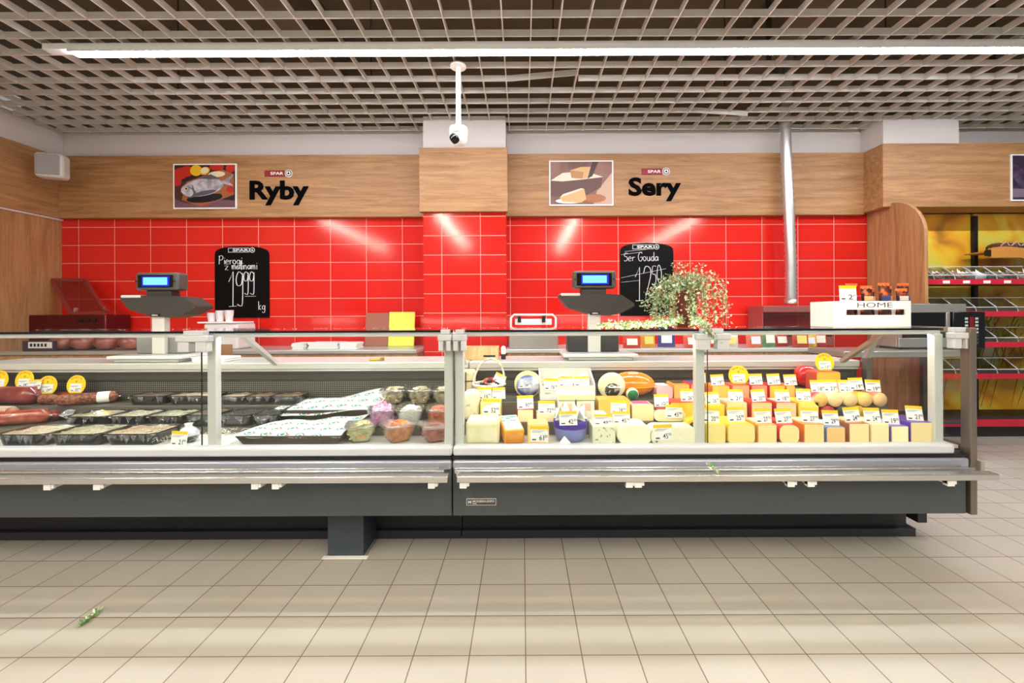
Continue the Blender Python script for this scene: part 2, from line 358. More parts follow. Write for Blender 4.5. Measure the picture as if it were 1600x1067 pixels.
# ================================================================== DISPLAY COUNTERS
XL, XM, XR, GY = -3.62, -.343, 2.165, 2.13
LEDM = mat('#fff6e8', .4, emit=LED_E)
def perforated():
    m, t, b = nt('perforated_steel'); L = t.links.new
    tc = N(t, 'ShaderNodeTexCoord'); sc = N(t, 'ShaderNodeVectorMath', operation='SCALE'); sc.inputs['Scale'].default_value = 80
    fr = N(t, 'ShaderNodeVectorMath', operation='FRACTION'); sp = N(t, 'ShaderNodeSeparateXYZ')
    L(tc.outputs['Object'], sc.inputs[0]); L(sc.outputs[0], fr.inputs[0]); L(fr.outputs[0], sp.inputs[0])
    a = N(t, 'ShaderNodeMath', operation='GREATER_THAN'); a.inputs[1].default_value = .45; c = N(t, 'ShaderNodeMath', operation='GREATER_THAN'); c.inputs[1].default_value = .45
    L(sp.outputs[0], a.inputs[0]); L(sp.outputs[2], c.inputs[0]); mu = N(t, 'ShaderNodeMath', operation='MULTIPLY'); L(a.outputs[0], mu.inputs[0]); L(c.outputs[0], mu.inputs[1])
    mx = N(t, 'ShaderNodeMix', data_type='RGBA'); mx.inputs[6].default_value = lin('#3c3934'); mx.inputs[7].default_value = lin('#8f8b80'); L(mu.outputs[0], mx.inputs[0]); L(mx.outputs[2], b.inputs['Base Color'])
    b.inputs['Roughness'].default_value = .45; b.inputs['Metallic'].default_value = .3
    return m
PERF = perforated(); DARKST = mat('#4a463f', .45, .3); DECK = mat('#d9d6cc', .4, .2); RISER = mat('#6b665d', .4, .4)
def bracket(r, x, w=.07):
    b = MB().rbox(x-w*.62, x+w*.62, 2.095, 2.138, 1.148, 1.173, .004).rbox(x-w, x+w, 2.082, 2.1295, 1.118, 1.149, .006)
    b.rbox(x-w*.88, x-w*.2, 2.086, 2.1295, 1.070, 1.120, .003).rbox(x+w*.2, x+w*.88, 2.086, 2.1295, 1.070, 1.120, .003)
    return b.build('hinge_bracket', mat('#c6c8c8', .4), r)
def counter(x0, x1, label, bays, risers, rx0, rx1):
    r = root('display_counter', label, 'counter', ((x0+x1)/2, 2.5, 0)); e = .002
    MB().box(x0+e, x1-e, 2.42, 2.98, .04, .285).box(x0+e, x1+(.02 if x1 > 1 else -e), 2.385, 2.99, 0, .045).build('plinth', PLINTH, r, .003)
    MB().box(x0+e, x1-.005, 2.09, 2.12, .266, .545).box(x0+e, x1-.005, 2.12, 3.02, .266, .30).build('lower_panel', CHAR, r, .003)
    MB().box(x0+e, x1-e, 2.12, 3.0, .30, .565).build('tank', CHAR, r)
    MB().box(x0+e, x1-.01, 2.085, 2.14, .534, .558).build('shadow_gap', BLACK, r)
    MB().rbox(x0+e, x1-e, 2.073, 2.10, .492, .541, .012).build('bumper', mat('#aab0bc', .38, .55), r)
    MB().rbox(x0+e, x1-.06 if x1 > 1 else x1-e, 2.085, 2.15, .556, .603, .012).build('sill', LGREY, r)
    MB().box(x0+e, x1-e, 2.13, 2.80, .572, .588).build('deck', DECK, r)
    for (a, b_, y0, y1, z1) in risers: MB().box(a, b_, y0, y1, .588, z1).build('riser', RISER, r, .002)
    MB().box(x0+e, x1-e, 2.795, 2.815, .588, .88).build('back_panel', PERF, r)
    MB().box(x0+e, x1-e, 2.775, 2.80, .83, .875).box(x0+e, x1-e, 2.765, 2.80, .872, .88).build('air_outlet', DARKST, r)
    MB().rbox(x0+e, x1-e, 2.745, 3.13, .90, .942, .006).box(x0+e, x1-e, 2.76, 3.1, .885, .90).build('work_ledge', mat('#d9d6d1', .35, .3), r)
    MB().box(x0+e, x1-e, 2.98, 3.06, .05, .90).build('rear_panel', LGREY, r)
    for (a, b_, pw) in bays:      # pane, top glass, frame
        MB().box(a+.004, b_-.004, 2.131, 2.137, .598, 1.15).build('front_glass', GLASS, r)
        MB().box(a+.0015, a+.004, 2.130, 2.138, .59, 1.15).build('pane_edge', DARKGLASS, r)
        tg = MB().box(a+.004, b_-.004, 2.145, 2.66, 1.160, 1.168).build('top_glass', GLASS, r)
        MB().box(a+.004, b_-.004, 2.1395, 2.1448, 1.158, 1.169).build('glass_edge', mat('#04100e', .15), tg)
        MB().box(a+.01, b_-.01, 2.148, 2.168, 1.138, 1.157).build('top_rail', ALU, r, .003)
        MB().box(a+.03, b_-.03, 2.170, 2.182, 1.140, 1.147).build('led_strip', LEDM, r)
        for x in pw: MB().box(x-.022, x+.022, 2.14, 2.18, .59, 1.14).build('post', ALU, r, .004)
    for k, (y, wd) in enumerate(((1.946, .047), (2.020, .022), (2.056, .012))):
        xe = rx1 - .03*k
        MB().rbox(rx0+.014*(2-k), xe, y, y+wd, .482, .512, .004).build('tray_rail', STEEL, r)
    b = []
    for u in (80, 157, 402, 434, 676, 725, 983, 997, 1234, 1265, 1482):
        x = (u-816)*1.97/670
        if rx0 < x < rx1: MB().box(x-.022, x+.022, 1.956, 2.09, .462, .4815).box(x-.022, x+.01, 1.953, 1.98, .454, .4815).build('rail_bracket', PLASTIC, r, .002)
    return r
x313, x1105, x1480 = (313-816)*2.13/670, (1104.5-816)*2.13/670, (1478-816)*2.13/670
rl = counter(XL, XM, 'dark grey refrigerated counter holding sausages, black trays and salad bowls', [(XL, -2.855, [XL+.04]), (-2.855, x313, [-2.81]), (x313, XM, [x313+.047, XM-.026])],
    [(XL+.02, x313+.2, 2.385, 2.60, .622), (XL+.02, x313+.62, 2.60, 2.79, .70), (x313+.22, XM-.535, 2.46, 2.79, .64), (XM-.53, XM-.02, 2.34, 2.50, .622), (XM-.53, XM-.02, 2.50, 2.79, .70)], XL-.05, XM+.0)
rr = counter(XM, XR, 'dark grey refrigerated counter holding the cheeses', [(XM, x1105, [XM+.026, x1105-.03]), (x1105, x1480, [x1480-.026])],
    [(XM+.02, XR-.04, 2.34, 2.50, .655), (XM+.02, XR-.04, 2.50, 2.79, .735), (x1105, XR-.04, 2.64, 2.79, .78)], XM+.014, 2.165)
for x in (x313-.01,): bracket(rl, x, .08)
bracket(rl, XM-.036, .034); bracket(rr, XM+.036, .034); bracket(rr, x1105+.015, .085); bracket(rr, x1480+.045, .05)
# foot and its grouting
MB().box(-1.01, -.825, 2.215, 2.42, 0, .285).build('foot', mat('#38424a', .5), rl, .003)
MB().box(-1.03, -.80, 2.19, 2.215, 0, .004).build('foot_sealant', WHITE, rl)
# end frames
def end_frame(r, x0, x1, side):
    MB().box(x0, x1, 2.075, 2.125, .266, 1.172).box(x0, x1, 2.125, 2.62, 1.145, 1.172).box(x0, x1, 2.70, 2.745, .59, .96).box(x0, x1, 2.125, 3.1, .266, .60).build('end_panel', mat('#857a70', .4, .75), r, .003)
    MB().bar(((x0+x1)/2, 2.62, 1.158), ((x0+x1)/2, 2.74, .93), .03, .03, up=(1, 0, 0)).build('end_strut', BRUSH, r)
    MB().prism([(2.127, .602), (2.70, .602), (2.72, .93), (2.615, 1.144), (2.127, 1.144)], (x0+x1)/2-.004, (x0+x1)/2+.004, plane='yz').build('end_glass', GLASS, r)
end_frame(rr, XR+.003, XR+.035, 1); end_frame(rl, XL-.035, XL-.003, -1)
MB().box(XR+.035, XR+.055, 2.06, 2.12, .46, .53).build('end_cap', BRUSH, rr)
MB().box(2.21, 2.26, 2.40, 2.5, .07, .21).build('pipe_cover', PLINTH, rr)
for x, r in ((2.05, rr), (XM-.03, rl), (x313+.02, rl)):
    MB().bar((x, 2.40, 1.15), (x, 2.76, .93), .022, .03, up=(1, 0, 0)).build('glass_strut', mat('#b89e86', .35, .5) if x > 1 else ALU, r)
# maker plate on the cheese counter
p = at(752, 784, 2.088); pb = MB().box(p.x-.072, p.x+.072, 2.0865, 2.09, p.z-.016, p.z+.016, 0).box(p.x-.070, p.x+.070, 2.0860, 2.0866, p.z-.014, p.z+.014, 1)
text_fit(pb, 'M', p.x-.064, p.x-.048, p.z-.007, p.z+.007, 2.0858, 0, .03); text_fit(pb, 'MODERN-EXPO', p.x-.042, p.x+.064, p.z-.002, p.z+.009, 2.0858, 0, .02); pb.box(p.x-.042, p.x-.022, 2.0856, 2.0859, p.z-.009, p.z-.006, 0)
q = pb.build('maker_plate', [PLASTIC, mat('#4a4038', .4)], rr)
# ================================================================== SIGNS AND FITTINGS ON THE WALL
BY = 4.698       # face of the oak fascia
def flat_poly(b, pts, ox, oz, w, h, y, mi): b.add([(ox+px*w, y, oz+pz*h) for px, pz in pts], [list(range(len(pts)))], mi)
def ell(cx, cz, rx, rz, n=18, a0=0): return [(cx+rx*cos(2*pi*i/n)*cos(a0)-rz*sin(2*pi*i/n)*sin(a0), cz+rx*cos(2*pi*i/n)*sin(a0)+rz*sin(2*pi*i/n)*cos(a0)) for i in range(n)]
def picture(label, u0, u1, v0, v1, Y, shapes, mats):
    a = at(u0, v1, Y); c = at(u1, v0, Y); w_, h_ = c.x-a.x, c.z-a.z
    r = root('wall_picture', label, 'picture', ((a.x+c.x)/2, Y, a.z))
    MB().box(a.x, c.x, Y-.012, Y, a.z, c.z).build('board', WHITE, r, .001)
    b = MB(); m = .015; ox, oz, w2, h2 = a.x+m, a.z+m, w_-2*m, h_-2*m
    b.add([(ox, Y-.0124, oz), (ox+w2, Y-.0124, oz), (ox+w2, Y-.0124, oz+h2), (ox, Y-.0124, oz+h2)], [[0, 1, 2, 3]], 0)
    for i, (mi, pts) in enumerate(shapes):
        pts = [(min(1, max(0, p)), min(1, max(0, q))) for p, q in pts]; flat_poly(b, pts, ox, oz, w2, h2, Y-.0126-.0002*i, mi)
    b.build('photo_print', mats, r)
fm = [mat('#2d1d22', .4), mat('#a5603a', .4), mix2('#8d8790', '#c9c3c8', 14, .4, bump=0), mat('#5f5a64', .4), mat('#c22a1c', .4), mat('#e8b820', .4), mat('#e9ddb4', .4), mat('#4c2a20', .4), mat('#3f5a2a', .4), mat('#101018', .4), mat('#74505c', .4)]
picture('framed photo of a raw silver fish on a cutting board', 272, 370.5, 256, 327, BY, [
 (10, [(0, 0), (1, 0), (1, .16), (0, .26)]), (7, ell(.45, .4, .5, .3, 20, .2)), (1, [(.12, .18), (.45, .02), (.98, .3), (.98, .78), (.78, .9), (.2, .6)]), (4, ell(.1, .8, .12, .14)), (4, ell(.2, .85, .11, .13)), (4, ell(.04, .62, .08, .12)), (5, ell(.36, .87, .1, .13)), (5, ell(.5, .86, .08, .1, 18, -.5)), (6, ell(.5, .87, .06, .075, 18, -.5)), (4, ell(.7, .95, .12, .08)), (4, ell(.93, .92, .08, .1)), (6, ell(.7, .78, .14, .07, 18, .1)),
 (4, ell(.92, .42, .06, .08)), (1, ell(.9, .55, .05, .06)), (8, ell(.68, .25, .12, .05, 18, .6)), (9, ell(.5, .22, .3, .1, 18, .15)),
 (2, ell(.46, .47, .36, .2, 24, .28)), (2, [(.74, .58), (.98, .78), (.9, .6), (.98, .5)]), (3, [(.4, .68), (.6, .78), (.76, .68), (.6, .66)]), (3, ell(.5, .34, .2, .05, 18, .3)), (3, ell(.25, .35, .1, .13, 18, .3)), (2, ell(.23, .36, .085, .11, 18, .3)), (6, ell(.2, .44, .03, .04)), (9, ell(.2, .44, .018, .026)), (3, ell(.32, .42, .012, .12, 12, .2))], fm)
cm = [mix2('#70483a', '#96685a', 3, .4, bump=0), mat('#5b2f22', .4), mat('#ead9c6', .4), mat('#b98248', .4), mat('#d8ab72', .4), mat('#3a1d18', .4), mat('#a8653c', .4), mat('#f0ece8', .4), mat('#c9a28a', .4)]
picture('framed photo of a cut cheese wheel and wedges', 858, 958, 251, 322, BY, [
 (8, [(.7, 0), (1, 0), (1, .75), (.75, .3)]), (1, [(0, .2), (0, .6), (.85, .66), (.82, .4), (.6, .22), (.3, .16)]), (2, [(0, .56), (.2, .74), (.55, .78), (.86, .64), (.5, .58), (.2, .54)]), (3, [(.32, .8), (.34, .62), (.52, .6), (.54, .76)]), (4, [(.32, .8), (.54, .76), (.68, .88), (.5, .88)]), (4, [(.54, .76), (.52, .6), (.64, .62), (.68, .88)]), (5, [(.6, .6), (.68, .66), (.78, 1), (.68, 1)]),
 (7, ell(.3, .08, .22, .06)), (6, ell(.72, .14, .18, .1)), (4, [(.15, .16), (.2, .06), (.5, .04), (.58, .12), (.55, .36)]), (2, [(.15, .16), (.55, .36), (.5, .38), (.2, .24)])], cm)
picture('dark framed photo on the fascia over the bread shelves', 1578, 1680, 241, 314.5, 4.448, [(1, ell(.2, .4, .12, .5, 16, .5)), (1, ell(.7, .4, .2, .4, 16, -.3)), (2, [(0, .05), (1, .08), (1, .2), (0, .25)])], [mix2('#2a1a30', '#3c2a44', 9, .4, bump=0), mix2('#33203c', '#5a4660', 12, .4, bump=0), mat('#7a6a78', .5)])
def word(s, u0, u1, v0, v1, label):
    a = at(u0, v1, BY); c = at(u1, v0, BY); b = MB(); text_fit(b, s, a.x, c.x, a.z, c.z, BY-.008, 0, .034, .008)
    vs = b.v; ctr = ((a.x+c.x)/2, BY, a.z); tag(b.build('wall_lettering', mat('#030304', .9, spec=.1), loc=ctr), label, 'sign')
word('Ryby', 390.5, 482.5, 282, 321, 'black raised word Ryby on the oak fascia'); word('Sery', 982, 1064, 277, 314.5, 'black raised word Sery on the oak fascia')
def logo(u0, u1, v0, v1, label):
    a = at(u0, v1, BY); c = at(u1, v0, BY); h_ = c.z-a.z; xr = c.x-h_*1.15
    r = root('brand_plate', label, 'sign', ((a.x+c.x)/2, BY, a.z))
    MB().box(a.x, xr, BY-.008, BY, a.z+.003, c.z-.003).build('red_plate', mat('#8c0a18', .5), r)
    b = MB(); text_fit(b, 'SPAR', a.x+h_*.9, xr-.012, a.z+h_*.28, c.z-h_*.28, BY-.0085, 0, .02); b.build('lettering', WHITE, r)
    m = Matrix.Translation((xr+h_*.62, 0, a.z+h_/2)); b = MB(); b.prism(ell(0, 0, h_*.56, h_*.56, 28), BY-.009, BY, 0, M=m)
    b.prism(ell(0, 0, h_*.46, h_*.46, 28), BY-.010, BY-.009, 1, M=m).prism(ell(0, 0, h_*.34, h_*.34, 24), BY-.011, BY-.010, 0, M=m).prism([(0, h_*.26), (-h_*.2, -h_*.16), (h_*.2, -h_*.16)], BY-.012, BY-.011, 1, M=m)
    b.build('emblem', [WHITE, INK], r)
logo(414, 457, 266, 276.5, 'small red and white brand plate above the word Ryby'); logo(1002.5, 1046, 263, 273.5, 'small red and white brand plate above the word Sery')
# chalk boards
def board(u0, u1, v0, v1, label, lines):
    Y = WY-.002; a = at(u0, v1, Y); c = at(u1, v0, Y); wd = c.x-a.x; r = root('chalkboard_sign', label, 'board', ((a.x+c.x)/2, Y, a.z))
    zt = c.z; pts = [(a.x, a.z), (c.x, a.z)]+[(c.x-wd/2+wd/2*cos(pi*i/16)**1*(1 if 1 else 1), zt-.11+.11*sin(pi*i/16)**.55) for i in range(17)]
    MB().prism(pts, Y-.012, Y).build('panel', mat('#050406', .45, spec=.15), r, .002)
    y = Y-.0135; b = MB(); s = wd/84.0
    def X(u): return at(u, 440, Y).x
    def Z(v): return at((u0+u1)/2, v, Y).z
    lines(b, X, Z, y, s); b.build('chalk_writing', mat('#f3f3f3', .8), r)
    b = MB(); lu = u0+21 if u0 < 600 else u0+19; x0, x1, z0, z1 = X(lu), X(lu+33), Z(v0+10), Z(v0+3)
    for q in ((x0, x1, z0, z0+.005), (x0, x1, z1-.005, z1), (x0, x0+.005, z0, z1), (x1-.005, x1, z0, z1)): b.box(q[0], q[1], y-.0005, y, q[2], q[3])
    text_fit(b, 'SPAR', x0+.05, x1-.008, z0+.010, z1-.010, y, 0, .03); m = Matrix.Translation((x1+.032, 0, (z0+z1)/2))
    ring = ell(0, 0, .026, .026, 24); b.tube([m @ Vector((p, y, q)) for p, q in ring], .004, 5, closed=True); b.prism([(0, .017), (-.013, -.01), (.013, -.01)], y-.001, y, M=m)
    b.build('board_logo', mat('#e8e8e8', .6), r)
def l1(b, X, Z, y, s):
    chalk(b, 'Pierogi', X(344), Z(413), s*11, s*13, y, .0055); chalk(b, 'z', X(353), Z(422), s*12, s*13, y, .0055); chalk(b, 'malinami', X(364), Z(421), s*10.2, s*13, y, .0055)
    chalk(b, '1', X(359), Z(480), s*24, s*55, y, .007); chalk(b, '9', X(370), Z(478), s*22, s*53, y, .007); chalk(b, '9', X(382), Z(460), s*15, s*35, y, .0065); chalk(b, '9', X(391), Z(460), s*15, s*35, y, .0065)
    b.tube([(X(384), y, Z(463)), (X(401), y, Z(463))], .006, 5, flat=.4); chalk(b, 'kg', X(405), Z(484), s*10, s*13, y, .005)
def l2(b, X, Z, y, s):
    chalk(b, 'Ser'.replace('S', 'S'), X(975), Z(408), s*11, s*13, y, .006); chalk(b, 'Gouda', X(997), Z(408), s*11, s*14, y, .006)
    chalk(b, '1', X(992), Z(471), s*25, s*54, y, .007); chalk(b, '2', X(1005), Z(470), s*26, s*54, y, .007); chalk(b, '5', X(1018), Z(446), s*13, s*30, y, .006); chalk(b, '0', X(1026), Z(443), s*14, s*28, y, .006)
    b.tube([(X(1017), y, Z(452)), (X(1030), y, Z(449))], .005, 5, flat=.4)
    for q in ((976, 393, 1009, 390), (970, 398, 1003, 394), (970, 434, 1040, 420), (970, 441, 1000, 438)): b.tube([(X(q[0]), y, Z(q[1])), (X(q[2]), y, Z(q[3]))], .004, 5, flat=.4)
board(337, 421, 384.5, 496.5, 'arched black chalkboard priced 19.99 under the word Ryby', l1)
board(969, 1051.5, 379.5, 493.5, 'arched black chalkboard priced 12.50 behind the trailing plant', l2)
# wall speaker
r = root('wall_speaker', 'small white loudspeaker on the oak wall corner', 'speaker'); b = MB().rbox(-.115, .115, -.06, .08, 0, .25, .035, seg=4); b.build('cabinet', mat('#d8d4cf', .5), r)
MB().rbox(-.092, .092, -.067, -.05, .025, .225, .03, seg=3).build('grille', mix2('#b4b0ae', '#8e8a8a', 300, .6, bump=.3), r); MB().bar((0, .08, .12), (-.1, .2, .13), .05, .04).tube([(0, .05, .24), (0, .08, .29)], .015).build('wall_mount', mat('#c9c5c0', .5), r)
p = at(81, 279, 4.35); place(r, (p.x, 4.35, p.z), .35)
# security camera on its drop pole
p = at(716, 100, 3.43); r = root('security_camera', 'white turret camera on a drop pole below the grid', 'camera', (p.x, 3.43, p.z-.55)); x = p.x
MB().lathe([(.062, -.0), (.066, .006), (.062, .02), (.05, .026)], (x, 3.43, ZG-.03)).build('ceiling_plate', WHITE, r)
MB().tube([(x, 3.43, ZG-.02), (x, 3.43, 2.73)], .02, 14).build('drop_pole', WHITE, r)
MB().lathe([(.03, .10), (.068, .098), (.072, .07), (.072, .045), (.06, .03), (.0, .03)], (x, 3.43, 2.64)).build('mount_ring', WHITE, r)
tb = MB().blob((x+.004, 3.425, 2.655), .066, .066, .07, 20).build('turret', WHITE, r)
M_ = Matrix.Translation((x-.022, 3.372, 2.628)) @ Matrix.Rotation(radians(70), 4, 'X') @ Matrix.Rotation(radians(-25), 4, 'Y')
MB().lathe([(0, .03), (.03, .028), (.034, .01), (.034, -.02)], n=20, M=M_).build('lens_window', GLOSSBLACK, tb)
# flexible duct and the glazed warming cabinet under it
b = MB(); pts = []; rs = []
path = [at(1226, 190, 4.57), at(1229, 260, 4.57), at(1233, 340, 4.57), at(1236, 420, 4.57), at(1236, 470, 4.57)]
for i in range(len(path)-1):
    for k in range(16): pts.append(path[i].lerp(path[i+1], k/16)); rs.append(.052 if k % 2 else .058)
pts = [path[0]+Vector((.05, 0, 1.1)), path[0]+Vector((.03, 0, .5))]+pts+[path[-1]]; rs = [.055, .055]+rs+[.055]
r = root('flexible_duct', 'silver flexible air duct rising into the ceiling grid', 'duct', (path[-1].x, 4.57, path[-1].z)); b.tube(pts, rs, 16).build('hose', mat('#dcdcdc', .28, .85), r)
z0 = path[-1].z; MB().lathe([(.062, 0), (.062, .05), (.056, .05)], (path[-1].x, 4.57, z0-.03)).build('collar', BRUSH, r)
def boxframe(r, x0, x1, y0, y1, z0, z1, t, m, name='frame'):
    b = MB()
    for x in (x0, x1-t):
        for y in (y0, y1-t): b.box(x, x+t, y, y+t, z0, z1)
    for z in (z0, z1-t):
        for y in (y0, y1-t): b.box(x0+t, x1-t, y, y+t, z, z+t)
        for x in (x0, x1-t): b.box(x, x+t, y0+t, y1-t, z, z+t)
    return b.build(name, m, r, .002)
WT = .905   # back worktop height
a = at(1192, 478, 4.45); c = at(1302, 478, 4.45); r = root('warming_cabinet', 'glazed steel warming cabinet below the silver duct', 'cabinet', ((a.x+c.x)/2, 4.35, WT+.002))
MB().box(a.x, c.x, 4.44, 4.74, a.z-.065, a.z).box(a.x, c.x, 4.44, 4.74, WT+.002, WT+.09).box(a.x, a.x+.012, 4.46, 4.74, WT+.09, a.z-.065).box(c.x-.012, c.x, 4.46, 4.74, WT+.09, a.z-.065).build('casing', mat('#b06a66', .3, .5), r, .003)  # steel tinted reddish, the red reflection painted into its colour
MB().box(a.x+.014, c.x-.014, 4.45, 4.456, WT+.09, a.z-.065).build('tinted_door', clear('#ecd2d0', .7, .02, name='tinted_pane'), r); MB().box(a.x+.03, a.x+.06, 4.435, 4.45, 1.0, 1.06).build('latch', BLACK, r)
# ================================================================== BACK COUNTER
def cupboard(x0, x1, label, hs):
    r = root('base_cupboard', label, 'cupboard', ((x0+x1)/2, 4.45, 0), 'oak base cupboards')
    MB().box(x0+.001, x1-.001, 4.19, 4.74, .0, .868).build('carcass', mat('#8f6a45', .6), r); d = MB().box(x0+.003, x1-.003, 4.17, 4.188, .08, .864).build('door', OAKZL, r, .002)
    xh = x1-.06 if hs > 0 else x0+.06; MB().tube([(xh, 4.17, .70), (xh, 4.145, .70), (xh, 4.145, .84), (xh, 4.17, .84)], .006, 8).build('handle', STEEL, d)
OAKZL = wood('#b98a5c', '#d8b080', 'z')
nm = ['by the oak wall', 'second from the oak wall', 'third from the oak wall', 'fourth from the oak wall', 'fifth from the oak wall', 'sixth from the oak wall, below the chalkboard', 'below the paper stack, handle toward its pair', 'nearest the tiled column']
for i in range(8): cupboard(-5.105+.51*i, -5.105+.51*(i+1), 'pale oak base cupboard '+nm[i], 1 if i % 2 == 0 else -1)
tag(MB().rbox(-5.11, -1.025, 4.14, 4.76, .868, WT, .006).build('worktop', mat('#c9c9c6', .3, .5), loc=(-3.0, 4.45, .868)), 'grey worktop running over the oak cupboards left of the column', 'worktop')
nm2 = ['beside the tiled column', 'behind the white wrapping machine', 'behind the dark weighing scale', 'behind the packets', 'below the warming cabinet', 'last toward the steel table']
for i in range(6): cupboard(-.15+.5*i, -.15+.5*(i+1), 'pale oak base cupboard '+nm2[i], 1 if i % 2 == 0 else -1)
tag(MB().rbox(-.16, 2.87, 4.14, 4.76, .868, WT, .006).build('worktop', mat('#d8d4cf', .3, .3), loc=(1.4, 4.45, .868)), 'pale worktop between the tiled column and the steel table', 'worktop')
# vacuum sealer with raised lid
r = root('vacuum_sealer', 'dark steel vacuum sealer with its clear lid raised', 'machine', (-4.55, 4.4, WT+.001))
a = at(42, 492, 4.45); c = at(165, 492, 4.45); x0, x1, zt = a.x, c.x, a.z
MB().rbox(x0, x1, 4.45, 4.74, WT+.001, zt, .012).build('body', mat('#6a2a2c', .25, .7), r)  # reflected red is put into the steel colour
for i in range(3): MB().rbox(x1-.28+.07*i, x1-.24+.07*i, 4.435, 4.452, zt-.075, zt-.045, .003).build('button', BLACK, r)
p0, p1 = at(112, 490, 4.48), at(165, 488, 4.48); q0, q1 = at(82, 437, 4.66), at(132, 437, 4.66); lid = MB()
for s_, e_ in ((p0, p1), (p1, q1), (q1, q0), (q0, p0)): lid.bar(s_, e_, .03, .03)
L_ = lid.build('lid_frame', mat('#93403c', .3, .3), r); MB().add([p0, p1, q1, q0], [[0, 1, 2, 3]]).build('lid_pane', clear('#e2b8b4', .8, .03, name='lid_pane'), L_, solid=.006)
b = MB().bar(p0+Vector((.02, .01, -.03)), p0+Vector((.02, .02, .06)), .02).bar(p1+Vector((-.03, .01, -.03)), p1+Vector((-.03, .02, .05)), .02); b.build('hinge', STEEL, r)
b = MB(); b.tube([at(50+8*k, 498+3*sin(k), 4.18) for k in range(2)]+[at(92, 500, 4.2), at(98, 492, 4.22), at(104, 490, 4.3)], .004, 6)
# white stand with cups and lids
a = at(320, 505, 4.3); c = at(373, 505, 4.3); tag(MB().rbox(a.x, c.x, 4.28, 4.58, WT+.001, at(345, 503.5, 4.3).z-.012, .02).build('storage_tub', mat('#e9e4e2', .4), loc=(a.x, 4.4, WT+.001)), 'white plastic tub under the stacked white cups', 'tub')
zt = at(345, 503.5, 4.3).z-.011; a = at(311, 500, 4.3)
tag(MB().rbox(a.x, c.x, 4.27, 4.55, zt, zt+.016, .006).build('plastic_lid', WHITE, loc=(a.x, 4.4, zt)), 'flat white lid under the white cups', 'lid')
for i, (u, hh) in enumerate(((331, .09), (344, .112), (358, .115))):
    x = at(u, 495, 4.36).x; b = MB()
    for k in range(4): b.lathe([(.030, .0), (.040, hh-.03), (.042, hh-.026)], (x, 4.36, zt+.017+.009*k), 18)
    tag(b.build('cup_stack', mat('#f2eef0', .4), loc=(x, 4.36, zt+.017)), ['short stack of white cups nearest the weighing scale', 'middle stack of white cups on the lid', 'tall stack of white cups nearest the chalkboard edge'][i], 'cups', 'white cup stacks')
# papers, boards
for i, (u0, u1, dy, rz) in enumerate(((462, 479, 0, .05), (482, 530, .06, -.04), (534, 560, .02, .02))):
    a = at(u0, 535, 4.3); c = at(u1, 535, 4.3); b = MB()
    for k in range(7): b.box(-(c.x-a.x)/2+rnd.uniform(-.012, .012), (c.x-a.x)/2+rnd.uniform(-.012, .012), -.1, .1, k*.009, k*.009+.008)
    o = tag(b.build('paper_stack', mat('#f4f1ee', .7), loc=(0, 0, 0)), ['small stack of white wrapping paper on the worktop', 'wide stack of white wrapping paper in the worktop middle', 'stack of white paper beside the brown board'][i], 'paper', 'paper stacks'); place(o, ((a.x+c.x)/2, 4.33+dy, WT+.001), rz)
for u0, u1, vt, col, lab, Y in ((571, 609, 490, '#9a5c48', 'brown plastic cutting board leaning on the tiles', 4.66), (607.5, 648, 488.5, '#e8e65a', 'yellow plastic cutting board leaning on the tiles', 4.63)):
    a = at(u0, vt, Y); c = at(u1, vt, Y); o = MB().rbox(-(c.x-a.x)/2, (c.x-a.x)/2, 0, .014, 0, a.z-WT+.012, .006).build('cutting_board', mat(col, .5), loc=(0, 0, 0)); tag(o, lab, 'board'); place(o, ((a.x+c.x)/2, Y-.04, WT+.001), rx=radians(-9))
# wrapped hams with white labels
HAM = mix2('#7a3a34', '#a8604e', 9, .3, bump=.3, coat=.5)
for i, u in enumerate((90, 123, 160, 198)):
    p = at(u, 545, 4.25); r = root('wrapped_ham', ['first wrapped ham with white tag by the oak wall', 'second wrapped ham from the oak wall', 'third wrapped ham from the oak wall', 'wrapped ham with white tag nearest the scale'][i], 'ham', (p.x, 4.3, WT+.001), 'wrapped hams on the worktop')
    MB().blob((p.x, 4.30, WT+.076), .10, .11, .075, 14, jit=.04).build('meat', HAM, r); M_ = Matrix.Translation((p.x-.01, 4.23, WT+.10)) @ Matrix.Rotation(radians(-28), 4, 'X') @ Matrix.Rotation(radians(12), 4, 'Y')
    MB().rbox(-.03, .03, -.003, .0, -.05, .05, .001, M=M_).build('hang_tag', WHITE, r)
p = at(42, 531, 4.2); r = root('label_box', 'dark box with a printed white label by the oak wall', 'box', (p.x+.1, 4.2, WT+.001)); MB().rbox(p.x, p.x+.30, 4.10+.06, 4.2, WT+.001, WT+.10, .004).build('carton', mat('#3a3038', .5), r)
b = MB().box(p.x+.06, p.x+.29, 4.158, 4.16, WT+.03, WT+.09); b.build('label_strip', WHITE, r); b = MB()
for k in range(5): b.box(p.x+.08+.035*k, p.x+.10+.035*k, 4.156, 4.158, WT+.045, WT+.075)
b.build('print', INK, r)
